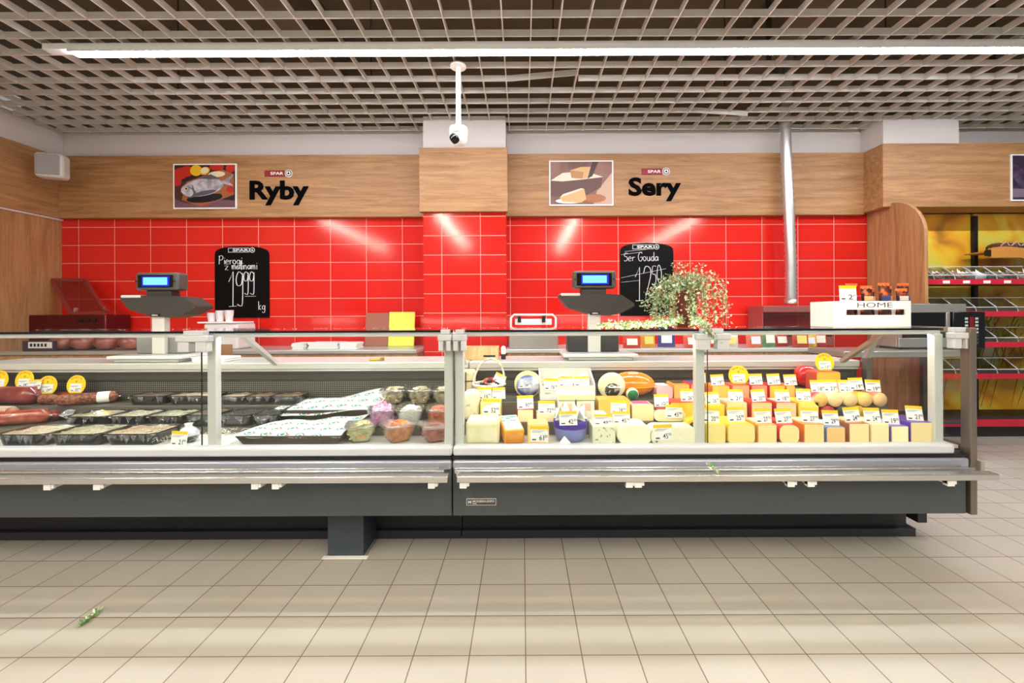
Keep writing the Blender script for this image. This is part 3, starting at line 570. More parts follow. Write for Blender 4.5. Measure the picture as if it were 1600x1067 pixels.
# wrapping machine (white tube frame with two black knobs)
a = at(795, 492, 4.2); c = at(872, 492, 4.2); r = root('wrapping_machine', 'white framed film wrapping machine with two black knobs', 'machine', ((a.x+c.x)/2, 4.35, WT+.001))
MB().rbox(a.x, c.x, 4.2, 4.5, WT+.001, 1.06, .01).build('body', BRUSH, r)
b = MB(); zt = a.z; b.tube([(a.x+.02, 4.25, 1.05), (a.x+.02, 4.25, zt-.03), (a.x+.05, 4.25, zt), (c.x-.05, 4.25, zt), (c.x-.02, 4.25, zt-.03), (c.x-.02, 4.25, 1.05)], .011, 10).tube([(a.x+.0, 4.24, 1.085), (a.x+.06, 4.2, 1.04), (c.x-.06, 4.2, 1.04), (c.x, 4.24, 1.085)], .009, 8)
b.build('tube_frame', WHITE, r); b = MB().rbox(a.x+.06, c.x-.06, 4.235, 4.275, zt-.10, zt-.04, .006); b.build('roller_bar', WHITE, r)
for u in (811.5, 849.5): x = at(u, 500, 4.22).x; MB().rbox(x-.017, x+.017, 4.215, 4.285, zt-.075, zt-.012, .004).build('knob', BLACK, r)
# reflections in the counter glass, modelled as packets standing on the back counter
PK = ['#c83a28', '#e0a030', '#4a4a86', '#d8574a', '#c84634', '#dfe6d8', '#e06a50', '#5f8a5a', '#c22c24', '#b03028', '#e9b93a', '#d04038']
for i, u in enumerate((986, 1014, 1046, 1078, 1118, 1148, 1176, 1204, 1228, 1248, 1266, 1290)):
    p = at(u, 545, 4.25); hh = .15+.05*((i*7) % 5)/4; wd = .15 if i % 2 else .17
    r = root('packet_reflection', '%s packet standing in for a glass reflection, %s' % (['red', 'orange', 'blue', 'coral', 'brick red', 'white', 'salmon', 'green', 'deep red', 'dark red', 'yellow', 'red'][i], ['first from the scale', 'second from the scale', 'third from the scale', 'fourth from the scale', 'fifth from the scale', 'sixth from the scale', 'seventh from the scale', 'eighth from the scale', 'ninth from the scale', 'tenth from the scale', 'eleventh from the scale', 'last before the steel table'][i]), 'packet', (0, 0, 0), 'packets standing in for reflections')
    MB().grid(lambda s, t: Vector(((s-.5)*wd*(1-.0*t), -.03*sin(pi*s)*sin(pi*t), t*hh)), 8, 8).grid(lambda s, t: Vector(((s-.5)*wd, .03*sin(pi*s)*sin(pi*t), t*hh)), 8, 8).build('pouch', mat(PK[i], .3, coat=.3), r)
    MB().add([(-wd*.3, -.033, hh*.2), (wd*.3, -.033, hh*.2), (wd*.3, -.031, hh*.62), (-wd*.3, -.031, hh*.62)], [[0, 1, 2, 3]]).build('label_panel', mat(['#f1ede4', '#f0d070', '#e8e4f4', '#f4e9dc'][i % 4], .5), r, solid=.002)
    place(r, (p.x, 4.22+.06*(i % 3), WT+.001), rnd.uniform(-.2, .2), radians(-6))
# ================================================================== RIGHT: steel table, oven, bread shelves, mural
r = root('steel_table', 'stainless steel table behind the counter end', 'table', (3.25, 3.85, 0)); ST = .92
MB().rbox(2.7, 3.80, 3.6, 4.06, ST-.05, ST, .006).build('tabletop', BRUSH, r); MB().rbox(2.72, 3.78, 3.62, 4.04, .30, .32, .004).build('undershelf', mat('#3c342c', .5), r)
for x in (2.74, 3.76):
    for y in (3.64, 4.02): MB().box(x-.02, x+.02, y-.02, y+.02, 0, ST-.05).build('leg', mat('#5a534c', .4, .6), r)
a = at(1405, 475, 3.75); c = at(1537, 487, 3.75); x0, xm, x1 = a.x, at(1487, 487, 3.75).x, c.x; zt = a.z; zb = ST+.001
r = root('microwave_oven', 'steel microwave oven with black keypad beside the bread shelves', 'oven', ((x0+x1)/2, 3.9, zb))
MB().rbox(x0, xm+.16, 3.78, 4.05, zb+.02, zt, .006).build('casing', BRUSH, r)
MB().rbox(x0, xm-.005, 3.755, 3.782, zt-.075, zt, .004).rbox(x0, xm-.005, 3.755, 3.782, zb+.02, zb+.1, .004).rbox(x0, x0+.03, 3.755, 3.782, zb+.1, zt-.075, .004).rbox(xm-.04, xm-.005, 3.755, 3.782, zb+.1, zt-.075, .004).build('door_frame', BRUSH, r)
MB().box(x0+.03, xm-.04, 3.766, 3.775, zb+.1, zt-.075).build('door_window', GLOSSBLACK, r)
kp = MB().rbox(xm, x1, 3.735, 3.80, zb+.005, c.z, .008).build('control_panel', GLOSSBLACK, r); b = MB(); k2 = MB()
for i in range(3):
    for j in range(8):
        xx = xm+.10+.045*i; zz = c.z-.05-.03*j
        if i == 1 and j < 3: continue
        (b if j < 5 else k2).box(xx, xx+.026, 3.7335, 3.735, zz-.018, zz)
b.build('keys', mat('#b8bcc0', .5), kp); k2.build('dim_keys', mat('#3c4044', .5), kp); MB().box(xm+.14, xm+.178, 3.7335, 3.735, c.z-.14, c.z-.045).build('red_display', mat('#5c0a10', .3, emit=.6), kp)
for x in (x0+.05, xm-.05): MB().box(x-.02, x+.02, 3.8, 4.0, zb, zb+.02).build('foot', BLACK, r)
# bread shelf unit
SX0, SX1, SY = 3.90, 6.4, 4.27
r = root('bread_rack', 'open bread rack with red edged shelves at the wall', 'rack', (5.1, 4.5, 0)); shz = [at(1540, v, SY).z for v in (440, 490.5, 538.5, 588)]
for i, z in enumerate(shz):
    MB().box(SX0, SX1, SY+.012, 4.72, z-.018, z-.004).build('shelf', mat('#5a3c2a', .5), r); MB().rbox(SX0, SX1, SY, SY+.012, z-.027, z+.027, .003).build('red_edge', mat('#c41e36', .35), r)
z = at(1540, 662, SY).z; MB().box(SX0, SX1, SY+.012, 4.72, .10, z+.04).build('base_shelf', mat('#26282c', .5), r); MB().rbox(SX0, SX1, SY, SY+.012, z-.03, z+.042, .003).build('red_edge', mat('#c41e36', .35), r)
MB().box(SX0, SX1, SY+.02, 4.7, 0, .1).build('base_plinth', mat('#1c1a1a', .6), r)
for x in (4.05, 4.98, 5.9): MB().box(x-.02, x+.02, 4.70, 4.74, .1, 2.3).build('upright', BLACK, r)
tl = MB()
for u in (1478.5, 1510, 1542, 1574): x = at(u, 442, SY).x; tl.rbox(x-.035, x+.035, SY-.003, SY, shz[0]-.017, shz[0]+.012, .001)
tl.build('shelf_label', WHITE, r)
def murals():
    m, t, b = nt('wheat_mural'); L = t.links.new
    tc = N(t, 'ShaderNodeTexCoord'); n = N(t, 'ShaderNodeTexNoise', Scale=2.3, Detail=2.0, Distortion=.6); r_ = N(t, 'ShaderNodeValToRGB'); e = r_.color_ramp.elements
    e[0].position = .3; e[0].color = lin('#b0781c'); e[1].position = .72; e[1].color = lin('#fbf6c8')
    for p_, c_ in ((.42, '#eca828'), (.52, '#f4cc38'), (.6, '#e6dc5a')): q = e.new(p_); q.color = lin(c_)
    L(tc.outputs['Object'], n.inputs['Vector']); L(n.outputs['Fac'], r_.inputs['Fac']); L(r_.outputs['Color'], b.inputs['Base Color']); b.inputs['Roughness'].default_value = .4
    return m
MU = murals(); STALK = mat('#e8dca8', .6)
for i, (xa, xb) in enumerate(((3.90, 4.965), (4.995, 5.98))):
    r = root('wall_mural', ['yellow wheat photo panel beside the oak partition', 'yellow wheat photo panel behind the curved bread board'][i], 'mural', ((xa+xb)/2, 4.76, .12)); MB().box(xa, xb, 4.745, 4.765, .12, 2.33).build('panel', MU, r)
    b = MB()
    for k in range(9 if i else 3):
        x = xa+.1+rnd.random()*(xb-xa-.2); zt = rnd.uniform(.9, 1.35)
        for s_ in range(9): b.bar((x+.05*s_*.3, 4.742, zt-.05*s_), (x+.05*s_*.3+rnd.choice((-.03, .05)), 4.742, zt-.05*s_+.08), .012, .003)
        b.bar((x, 4.7425, zt), (x-.25, 4.7425, .2), .01, .003)
    b.build('wheat_print', mat('#c9a050', .6), r)
# clear bread bins on the shelves
def binn(x, z, y0=4.29, y1=4.66, w_=.20, h_=.17):
    r = root('bread_bin', '', 'bin', (x, y0, z)); b = MB()
    for xx in (x, x+w_-.006): b.prism([(y0, z), (y1, z), (y1, z+h_), (y0+.14, z+h_), (y0+.02, z+h_*.45), (y0, z+h_*.4)], xx, xx+.005, plane='yz')
    b.box(x+.006, x+w_-.006, y1-.006, y1, z, z+h_); b.build('side_panel', ACRYL, r); f = MB().box(x+.006, x+w_-.006, y0, y0+.005, z, z+h_*.4).build('front_panel', ACRYL, r)
    l = MB().bar((x, y0+.02, z+h_*.45), (x, y0+.14, z+h_), .007).bar((x, y0+.14, z+h_), (x+w_, y0+.14, z+h_), .006).bar((x, y0, z+h_*.42), (x+w_, y0, z+h_*.42), .007).bar((x+w_*.0, y0, z+.012), (x, y0+.02, z+h_*.45), .006); l.build('bright_edge', mat('#dfe3e3', .2, 0, coat=.5), r)
    return r
src_bin = binn(SX0+.02, shz[0]-.003); wn = ['first from the oak partition', 'second from the oak partition', 'third from the oak partition', 'fourth from the oak partition', 'fifth from the oak partition']
sn = ['filled bin on the top shelf', 'bin on the second shelf', 'bin on the third shelf', 'bin on the lowest shelf']
for j, z in enumerate(shz):
    for i in range(6):
        lab = 'clear bread %s, %s' % (sn[j], (wn+['sixth from the oak partition'])[i])
        if i == 0 and j == 0: src_bin['label'] = lab; src_bin['group'] = 'clear bread bins'
        else: copy_thing(src_bin, (src_bin.location.x+.21*i, src_bin.location.y, z-.003), lab)
BAGC = [('#2f5a48', 'green bagged bread in the top bin by the oak partition'), ('#6a4038', 'brown bagged bread in the second top bin'), ('#8a5a34', 'golden bagged bread in the third top bin'), ('#cdd2de', 'silvery bagged bread in the fourth top bin'), ('#5a5a48', 'dark bagged bread in the fifth top bin'), ('#8a6a5a', 'bagged bread in the sixth top bin')]
for i, (c_, lab) in enumerate(BAGC):
    x = SX0+.02+.21*i+.10; r = root('bagged_bread', lab, 'bread', (x, 4.45, shz[0]+.0), 'bagged breads on the top shelf')
    MB().blob((x, 4.43, shz[0]+.055), .084, .12, .058, 14, jit=.06).build('loaf', mix2(c_, '#d8c8b8', 30, .4, .45, .7), r)
    b = MB()
    for k in range(9):
        a = rnd.uniform(-.075, .075); d_ = rnd.uniform(-.13, .1); b.add([(x+a, 4.46+d_, shz[0]+.09), (x+a+.03, 4.46+d_-.01, shz[0]+.095), (x+a+.012, 4.46+d_+.02, shz[0]+rnd.uniform(.105, .14))], [[0, 1, 2]])
    b.build('bag_crinkle', mat('#f0f2f4', .15), r, solid=.0015)
# curved board with dark loaves
p = at(1528, 402, 4.55); b = MB(); r = root('bread_board', 'curved orange wooden board above the bread bins', 'board', (p.x, 4.5, p.z-.12))
pl = [(0, .0), (.0, .10)]+[(.1+.12*i, .115-.012*i*i*.35) for i in range(9)]+[(1.1, -.22), (.6, -.1), (.3, -.0)]
MB().prism([(p.x+a, p.z-.02+q) for a, q in pl], 4.42, 4.45).build('front_board', mat('#c98a3c', .5), r); MB().box(p.x+.0, p.x+1.1, 4.45, 4.69, p.z+.04, p.z+.055).build('shelf_plate', mat('#c08038', .5), r); MB().box(p.x-.03, p.x, 4.42, 4.46, p.z-.0, p.z+.06).build('board_bracket', BLACK, r)
for i in range(6):
    x = p.x+.20+.11*i; q = root('dark_loaf', ['dark rye loaf at the end of the curved board', 'second dark rye loaf on the curved board', 'third dark rye loaf on the curved board', 'fourth dark rye loaf on the curved board', 'fifth dark rye loaf on the curved board', 'sixth dark rye loaf on the curved board'][i], 'bread', (x, 4.55, p.z+.056), 'dark loaves on the curved board')
    MB().blob((x, 4.555, p.z+.056+.048), .05, .10, .048, 12).build('crust', mix2('#3a2018', '#6a4434', 25, .5), q); MB().tube([(x-.045, 4.47, p.z+.11), (x, 4.462, p.z+.15), (x+.045, 4.47, p.z+.11)], .006, 6).build('paper_band', mat('#c8b8b0', .5), q)
# ================================================================== PRICE CARDS
CARD = mat('#f1f1f4', .45); YEL = mat('#f2c714', .45); GREYINK = mat('#8d95a5', .6)
def price_print(b, price, wd, h_, y, x0=0, small=1.0):
    for k in range(3): b.box(x0-wd*.42, x0+wd*(.05+.12*((k*5+len(price)) % 3)), y-.0004, y, h_*(.70-.055*k), h_*(.70-.055*k)+.0016, 1)
    b.box(x0-wd*.40, x0-wd*.18, y-.0005, y, h_*.10, h_*.18, 0)
    if price:
        big, sup = price.split(' ')
        text_fit(b, big, x0+wd*.0, x0+wd*.27, h_*.10, h_*.42, y-.0005, 0, .01); text_fit(b, sup, x0+wd*.29, x0+wd*.46, h_*.28, h_*.44, y-.0005, 0, .01)
def card(u, Y, zb, price, on, wd=.084, h_=.074, ry=None, lean=14, pin=0, label=None):
    r = root('price_card', label or ('yellow headed price card %s on %s' % (price.replace(' ', '.'), on)), 'price card')
    MB().box(-wd/2, wd/2, -.001, .001, 0, h_).build('card', CARD, r); MB().box(-wd/2-.0005, wd/2+.0005, -.0018, -.001, h_*.79, h_+.0005).build('yellow_header', YEL, r)
    b = MB(); price_print(b, price, wd, h_, -.0012); b.build('print', [INK, GREYINK], r)
    if pin: MB().box(-.004, .004, -.0008, .0008, -pin, .002).build('pin', ACRYL, r)
    x = at(u, 600, Y).x; return place(r, (x, Y, zb+.0005), rnd.uniform(-.08, .08), radians(-lean), rnd.uniform(-.05, .05) if ry is None else ry)
def round_card(u, Y, zb, price, on, R=.064, pin=0, label=None):
    r = root('promotion_tag', label or ('round yellow promotion tag priced %s on %s' % (price.replace(' ', '.'), on)), 'price card'); c = R*.9
    b = MB(); pl = [(R*cos(a), c+R*sin(a)) for a in [(-.36*pi)+i*(1.72*pi)/30 for i in range(31)]]
    pl = [p for p in pl if p[1] >= 0]; b.prism(pl, -.001, .001).build('disc', mat('#f7cf0e', .4), r)
    MB().box(-R*.62, R*.62, -.0018, -.001, c-R*.66, c+R*.14).build('card', CARD, r); b = MB(); Mx = Matrix.Translation((0, 0, c-R*.66))
    bb = MB(); price_print(bb, price, R*1.2, R*.8, -.002); b.add([Mx @ Vector(v) for v in bb.v], bb.f); b.m = list(bb.m); b.sm = list(bb.sm); b.build('print', [INK, GREYINK], r)
    b = MB()
    for i, ch in enumerate('PROMOCJA'):
        a = radians(132-12*i); M_ = Matrix.Translation((R*.78*cos(a), 0, c+R*.78*sin(a))) @ Matrix.Rotation(-(a-pi/2), 4, 'Y')
        text_fit(b, ch, -R*.06, R*.06, -R*.075, R*.075, -.0013, 0, .02, M=M_)
    b.build('red_lettering', mat('#c01818', .5), r); MB().prism([(R*.16*cos(t)*(1 if k % 2 else .45), c+R*.36+R*.16*sin(t)*(1 if k % 2 else .45)) for k, t in [(k, 2*pi*k/10) for k in range(10)]], -.0016, -.001).build('green_leaf', mat('#7aa81e', .5), r)
    if pin: MB().box(-.004, .004, -.0008, .0008, -pin, .002).build('pin', ACRYL, r)
    return place(r, (at(u, 600, Y).x, Y, zb+.0005), rnd.uniform(-.06, .06), radians(-8))
# ================================================================== CHEESE
def px(u, Y): return at(u, 640, Y).x
def warm(h):
    r, g, b_ = [int(h[i:i+2], 16) for i in (1, 3, 5)]; return '#%02x%02x%02x' % (min(252, int(r*1.06+4)), min(246, int(g*1.035+2)), min(236, int(b_*1.06+4)))
def cheese(u0, u1, vt, Y, zb, wrap, face, r, label, dep=.15, top=None, spots=None, name='cheese_block'):
    a, c = at(u0, vt, Y), at(u1, vt, Y); wd, h_ = c.x-a.x, a.z-zb; zb += .0008
    t = root(name, label, 'cheese', ((a.x+c.x)/2, Y+dep/2, zb)); M_ = Matrix.Translation(((a.x+c.x)/2, Y, zb))
    wm = mix2(wrap, wrap, 20, .35, coat=.4, bump=.25) if isinstance(wrap, str) else wrap
    MB().prism(rrect(wd-.002, h_, r, 6), .004, dep, M=M_, smooth=True).build('wrap', wm, t, .003)
    face = warm(face) if isinstance(face, str) else face
    fm_ = mix2(face, face, 60, .45, bump=.15, coat=.25) if isinstance(face, str) else face
    MB().prism(rrect(wd-.008, h_-.005, r*.92, 6, .002), 0, .0055, M=M_, smooth=True).build('cut_face', fm_, t, .002)
    if top:
        zt = h_+.0002; MB().box(-wd*.36, wd*.36, dep*.35, dep*.9, zt, zt+.001, M=M_).build('label_sticker', mat(top, .5), t)
    return t
R1 = [(1104, 1134.5, 663, '#f2d428', '#ecd884', .004, 'the square yellow-waxed cheese', '20 90', 1111, 'square cheese block in yellow wax beside the counter post', None),
 (1137, 1180.5, 662, '#f3d62a', '#ead987', .026, 'the wide rounded yellow cheese', '25 90', 1151, 'wide rounded cheese block in bright yellow wax', '#f4e24a'),
 (1184, 1214.5, 664, '#e9a24c', '#ecd892', .004, 'the square orange-rind cheese', '27 70', 1193.5, 'square cheese block with pale orange rind', '#f2e6c8'),
 (1217.5, 1250, 664, '#d8382c', '#eed890', .034, 'the round red-waxed cheese', '27 79', 1225.5, 'round-ended cheese in red wax in the front row', '#c8342c'),
 (1256.5, 1288.5, 663, '#e98a2c', '#ecd68c', .004, 'the square deep orange cheese', '27 79', 1266, 'square cheese block in deep orange wax', '#efe0b8'),
 (1291.5, 1321.5, 667, '#6f8fd0', '#e6c078', .012, 'the blue-wrapped cheese', '29 90', 1299, 'cheese block in pale blue wrap', '#c8d4ee'),
 (1327, 1359, 662, '#b8643c', '#e8dc9c', .003, 'the brown-rind cream cheese', '24 90', 1333, 'cream cheese block with brown rind', '#e8cfa4'),
 (1360.5, 1390, 663, '#e6dca0', '#ece2a8', .003, 'the plain cream cheese', '24 99', 1364, 'plain cream cheese block between brown and purple ones', '#efe8cc'),
 (1392.5, 1420.5, 666, '#7a5cb8', '#f0eab8', .004, 'the small purple-wrapped cheese', '19 50', 1393, 'small cream cheese block in purple wrap', '#d8ccf0'),
 (1423, 1458, 660, '#6a40b0', '#e6d69a', .006, 'the large violet-topped cheese', '21 90', 1430, 'large cheese block with violet top at the row end', None)]
ROW1, Z1, Z2, Z3 = 2.155, .588, .655, .735
for (u0, u1, vt, wr, fa, rr_, on, pr, ut, lab, top) in R1:
    t = cheese(u0, u1, vt, ROW1, Z1, wr, fa, rr_, lab, .16, top); card(ut, ROW1+.03, at(u0, vt, ROW1).z+.0015, pr, on, .083, .073)
R2 = [(1104, 1133, 633, '#f0c828', '#ecc23a', .006, 'the golden block of the second row', '26 90', 1114, 'golden yellow cheese block in the second row by the post', None),
 (1136, 1168, 629, '#e0b890', '#eeca90', .006, 'the peach block of the second row', '21 90', 1150, 'peach coloured cheese block in the second row', '#e6d2c4'),
 (1174, 1207, 629, '#d02c24', '#f0c48a', .006, 'the red-sided block of the second row', '20 90', 1186, 'red-sided cheese block in the second row', '#d83c30'),
 (1213, 1245, 629, '#c8302a', '#f0c492', .006, 'the pinkish block of the second row', '18 90', 1223, 'pinkish cheese block with red side, second row', '#f0cfc0'),
 (1248, 1280, 628, '#f0d030', '#efd060', .006, 'the lemon yellow block beside the rolls', '25 90', 1256, 'lemon yellow cheese block beside the cheese rolls', None)]
for (u0, u1, vt, wr, fa, rr_, on, pr, ut, lab, top) in R2:
    cheese(u0, u1, vt, 2.355, Z2, wr, fa, rr_, lab, .13, top); card(ut, 2.375, at(u0, vt, 2.355).z+.0015, pr, on, .078, .066)
R3 = [(1113, 1140.5, 603, '#f09030', '#f0b450', .006, 'the orange block of the back row', '19 90', 1122, 'orange cheese block in the back row by the post', None),
 (1144, 1171.5, 602, '#e8604a', '#f0a070', .006, 'the salmon block of the back row', '16 29', 1155, 'salmon coloured cheese block in the back row', None),
 (1174, 1199.5, 602, '#d8281e', '#f08a70', .006, 'the bright red block of the back row', '17 90', 1182, 'bright red cheese block in the back row', '#e8443a'),
 (1202.5, 1227, 602, '#d82a20', '#f2b838', .006, 'the red and amber block of the back row', '17 99', 1210, 'amber cheese block with red wrap, back row', None),
 (1229, 1243, 603, '#e89038', '#f2b060', .006, 'the narrow orange block of the back row', '17 50', 1236, 'narrow orange cheese block in the back row', None)]
for (u0, u1, vt, wr, fa, rr_, on, pr, ut, lab, top) in R3:
    cheese(u0, u1, vt, 2.515, Z3, wr, fa, rr_, lab, .12, top); zt = at(u0, vt, 2.515).z+.0015
    (round_card if pr == '16 29' else card)(ut, 2.53, zt, pr, on, *((.059,) if pr == '16 29' else (.076, .063)))
# red wrapped ball and the tall orange block behind the rolls
x = px(1259, 2.72); r = root('cheese_ball', 'shiny red wrapped cheese behind the back row', 'cheese', (x, 2.72, .781)); MB().rbox(x-.066, x+.066, 2.66, 2.78, .781, .915, .055, seg=6).build('wrap', mix2('#d81818', '#f04038', 12, .2, coat=.6, bump=.4), r)
b = MB().tube([(x-.03, 2.66, .85), (x+.02, 2.655, .87), (x+.05, 2.662, .86)], .004, 6); b.build('clip', WHITE, r)
cheese(1276, 1314, 581, 2.53, Z3, '#d8583a', '#efae3c', .012, 'tall amber cheese block behind the cheese rolls', .10); round_card(1290, 2.545, at(1290, 581, 2.53).z+.0015, '12 90', 'the tall amber cheese block', .057)
# rolls
def roll(u, z, rad, wrap, face, label, y0=2.355, ln=.125):
    x = px(u, y0); t = root('cheese_roll', label, 'cheese', (x, y0+ln/2, z-rad), 'cheese rolls'); M_ = Matrix.Translation((x, y0, z)) @ Matrix.Rotation(radians(-90), 4, 'X')
    MB().lathe([(rad*.99, .004), (rad, .008), (rad, ln-.02), (rad*.7, ln-.004), (.012, ln)], n=22, M=M_).build('casing', mix2(wrap[0], wrap[1], 18, .3, coat=.5), t)
    MB().lathe([(0, 0), (rad*.93, 0), (rad*.96, .003), (rad*.96, .006)], n=22, M=M_).build('cut_face', mix2(face, face, 60, .45, bump=.15), t)
for u, cc, lab in ((1294.5, ('#a01824', '#d03038'), 'dark red casing roll in the lower layer'), (1318, ('#26262c', '#4a4a54'), 'black casing roll in the lower layer beside the red one'), (1341.5, ('#c89a18', '#e8c040'), 'mustard casing roll in the lower layer'), (1364.5, ('#302c30', '#504a4c'), 'dark casing roll in the lower layer at the end')):
    roll(u, Z2+.041, .0405, cc, cc[0], lab)
for i, (u, cc, fc, lab) in enumerate(((1283, ('#c8303a', '#eee0e0'), '#e8b868', 'cheese roll in red and white casing'), (1306.3, ('#e8d8b0', '#f4ecd0'), '#efcf98', 'cheese roll in cream casing'), (1329.6, ('#e6cfa0', '#f0e0b8'), '#eec894', 'cheese roll with pinkish speckled cut face'), (1353, ('#e8c030', '#f4dc60'), '#efc878', 'cheese roll in yellow casing'), (1376, ('#c87a50', '#e8c8b0'), '#f0c88c', 'cheese roll with film tail at the end'))):
    roll(u, Z2+.041+.072, .0395, cc, fc, lab+' in the upper layer')
for u, pr, on, dz in ((1279, '18 90', 'the red and white casing roll', 0), (1298, '21 90', 'the cream casing roll', 0), (1322.5, '21 99', 'the speckled roll', 0), (1339, '19 90', 'the yellow casing roll', .012), (1365, '19 99', 'the roll with film tail', 0)):
    card(u, 2.40 if pr != '21 90' else 2.412, Z2+.041+.072+.036+dz, pr, on, .08, .066, pin=dz)
# ------------------------------------------------------------------ mixed cheeses, bay of specialities
CREAM = mix2('#e9dfae', '#f3ecc8', 14, .5, bump=.5); SOFT = mix2('#ece6c6', '#f7f3df', 8, .55, bump=.15)
def lump(u0, u1, vt, Y, zb, dep, m, label, r=.03, name='cheese_block', part='rind'):
    a, c = at(u0, vt, Y), at(u1, vt, Y); t = root(name, label, 'cheese', ((a.x+c.x)/2, Y+dep/2, zb+.0008))
    MB().rbox(a.x, c.x, Y, Y+dep, zb+.0008, a.z, r, seg=5).build(part, m, t); return t, a, c
t, a, c = lump(727, 780, 658, 2.155, Z1, .16, CREAM, 'large rough cream cheese block at the front glass', .022)
MB().grid(lambda s, q: Vector((a.x+.01+(c.x-a.x-.02)*s, 2.15-.004*sin(9*s+7*q), Z1+.005+(a.z-Z1-.012)*q)), 10, 8).build('film_wrap', FILM, t)
t, a, c = lump(722, 748, 612, 2.36, Z2, .12, mix2('#e9e0c2', '#8f846a', 22, .5, .62, .75, bump=.5), 'mottled pale cheese lump above the rough cream block', .035)
# orange block with its green printed label, propped on end
t = root('cheese_block', 'orange cheese block with white and green label, tilted', 'cheese'); MB().rbox(-.052, .052, 0, .17, 0, .075, .008).build('wrap', mix2('#e9920e', '#f4a922', 12, .3, coat=.5), t)
MB().box(-.044, .044, .012, .165, .0752, .0762).build('white_label', WHITE, t); b = MB()
for k in range(12): b.blob((rnd.uniform(-.036, .036), rnd.uniform(.085, .155), .0765), .012, .006, .0006, 8)
b.box(-.036, -.02, .02, .026, .0763, .0768); b.build('green_print', mat('#2f9a72', .5), t); place(t, (px(803, 2.17), 2.17, Z1+.004), .24, radians(13))
cheese(824, 858, 664, 2.155, Z1, '#e3c070', '#ecd07c', .010, 'yellow cheese wedge beside the purple banded bowl', .12); card(842, 2.152, Z1+.018, '61 20', 'the yellow wedge', .09, .078, lean=2)
# purple banded ribbed bowl with white paper
x, y = px(891, 2.25), 2.252; t = root('cheese_bowl', 'blue ribbed bowl with purple band under white paper', 'bowl', (x, y, Z1+.001)); m = MB()
m.lathe([(.05, 0), (.07, .008), (.082, .035), (.086, .07)], (x, y, Z1+.001), 60)
for i in range(60):
    k_ = 1+(.012 if i % 2 else -.012)
    for j in range(4):
        v = Vector(m.v[j*60+i]); d = v-Vector((x, y, 0)); m.v[j*60+i] = (x+d.x*k_, y+d.y*k_, v.z)
m.build('ribbed_bowl', mat('#7f86c4', .45), t); MB().lathe([(.0875, .07), (.089, .074), (.0885, .104), (.084, .108), (.078, .100)], (x, y, Z1+.001), 40).build('purple_band', mat('#3c1d94', .35), t)
b = MB()
for k in range(9):
    a0 = 2*pi*k/9; a1 = a0+.8; b.add([(x, y, Z1+.12), (x+.088*cos(a0), y+.085*sin(a0), Z1+.108), (x+.075*cos((a0+a1)/2), y+.07*sin((a0+a1)/2), Z1+.15+.02*(k % 3)), (x+.088*cos(a1), y+.085*sin(a1), Z1+.108)], [[0, 1, 2], [0, 2, 3]])
b.build('paper_liner', mat('#f5f2e4', .7), t, solid=.0015); card(888, 2.16, Z1+.098, '42 20', 'the purple banded bowl', .09, .07, lean=10)
MB_ = MB().add([(px(870, 2.15), 2.15, Z1+.0015), (px(895, 2.15), 2.148, Z1+.0015), (px(882, 2.155), 2.16, Z1+.045)], [[0, 1, 2]]); tag(MB_.build('paper_scrap', WHITE, loc=(px(882, 2.15), 2.15, Z1), solid=.0015), 'white folded paper corner before the purple banded bowl', 'paper')
# blue-veined wedge, soft halves and the speckled log
BLUE = mix2('#5f6a58', '#e9e8cc', 55, .5, .30, .42, bump=.2); t = cheese(926, 962, 666, 2.155, Z1, '#ece9d4', BLUE, .005, 'blue veined cheese wedge with green specks', .14)
zt = at(940, 666, 2.155).z; MB().prism([(-.05, 0), (.05, 0), (.02, .05), (-.03, .052)], 2.19, 2.28, M=Matrix.Translation((px(944, 2.16), 0, zt+.001))).build('white_tip', SOFT, t, .004); card(942, 2.17, zt+.0015, '49 90', 'the blue veined wedge', .095, .052)
cheese(964, 1021, 666, 2.157, Z1, SOFT, mix2('#f3eecb', '#f7f4dc', 6, .5, bump=.1), .05, 'soft white half wheel of cheese at the front', .15); card(971, 2.20, at(970, 666, 2.157).z+.002, '45 70', 'the soft white half wheel', .09, .06)
SPK = mix2('#6f6a50', '#f0eacb', 32, .5, .27, .34, bump=.15); cheese(1016, 1092, 668, 2.153, Z1, SPK, SPK, .041, 'cream cheese log with dark specks at the front', .10); card(1036, 2.150, Z1+.024, '45 95', 'the speckled cream log', .092, .078, lean=4)
cheese(1022, 1072, 641, 2.345, Z2, '#efe9cf', mix2('#f1eccd', '#e5dcae', 8, .5), .06, 'pale round cheese behind the speckled log', .12); card(1053, 2.342, Z2+.022, '45 90', 'the pale round cheese', .092, .07, lean=5)
x = px(1083, 2.29); t = root('cheese_round', 'yellow waxed round with dark brown label by the post', 'cheese', (x, 2.3, Z1+.001)); M_ = Matrix.Translation((x, 2.275, Z1+.055)) @ Matrix.Rotation(radians(-80), 4, 'X')
MB().lathe([(0, 0), (.04, 0), (.05, .008), (.052, .02), (.05, .04), (0, .05)], n=24, M=M_).build('wax', mat('#f0cf22', .35, coat=.4), t); MB().lathe([(0, -.001), (.032, -.001), (.032, .001)], n=20, M=M_).build('brown_label', mat('#4a3824', .5), t)
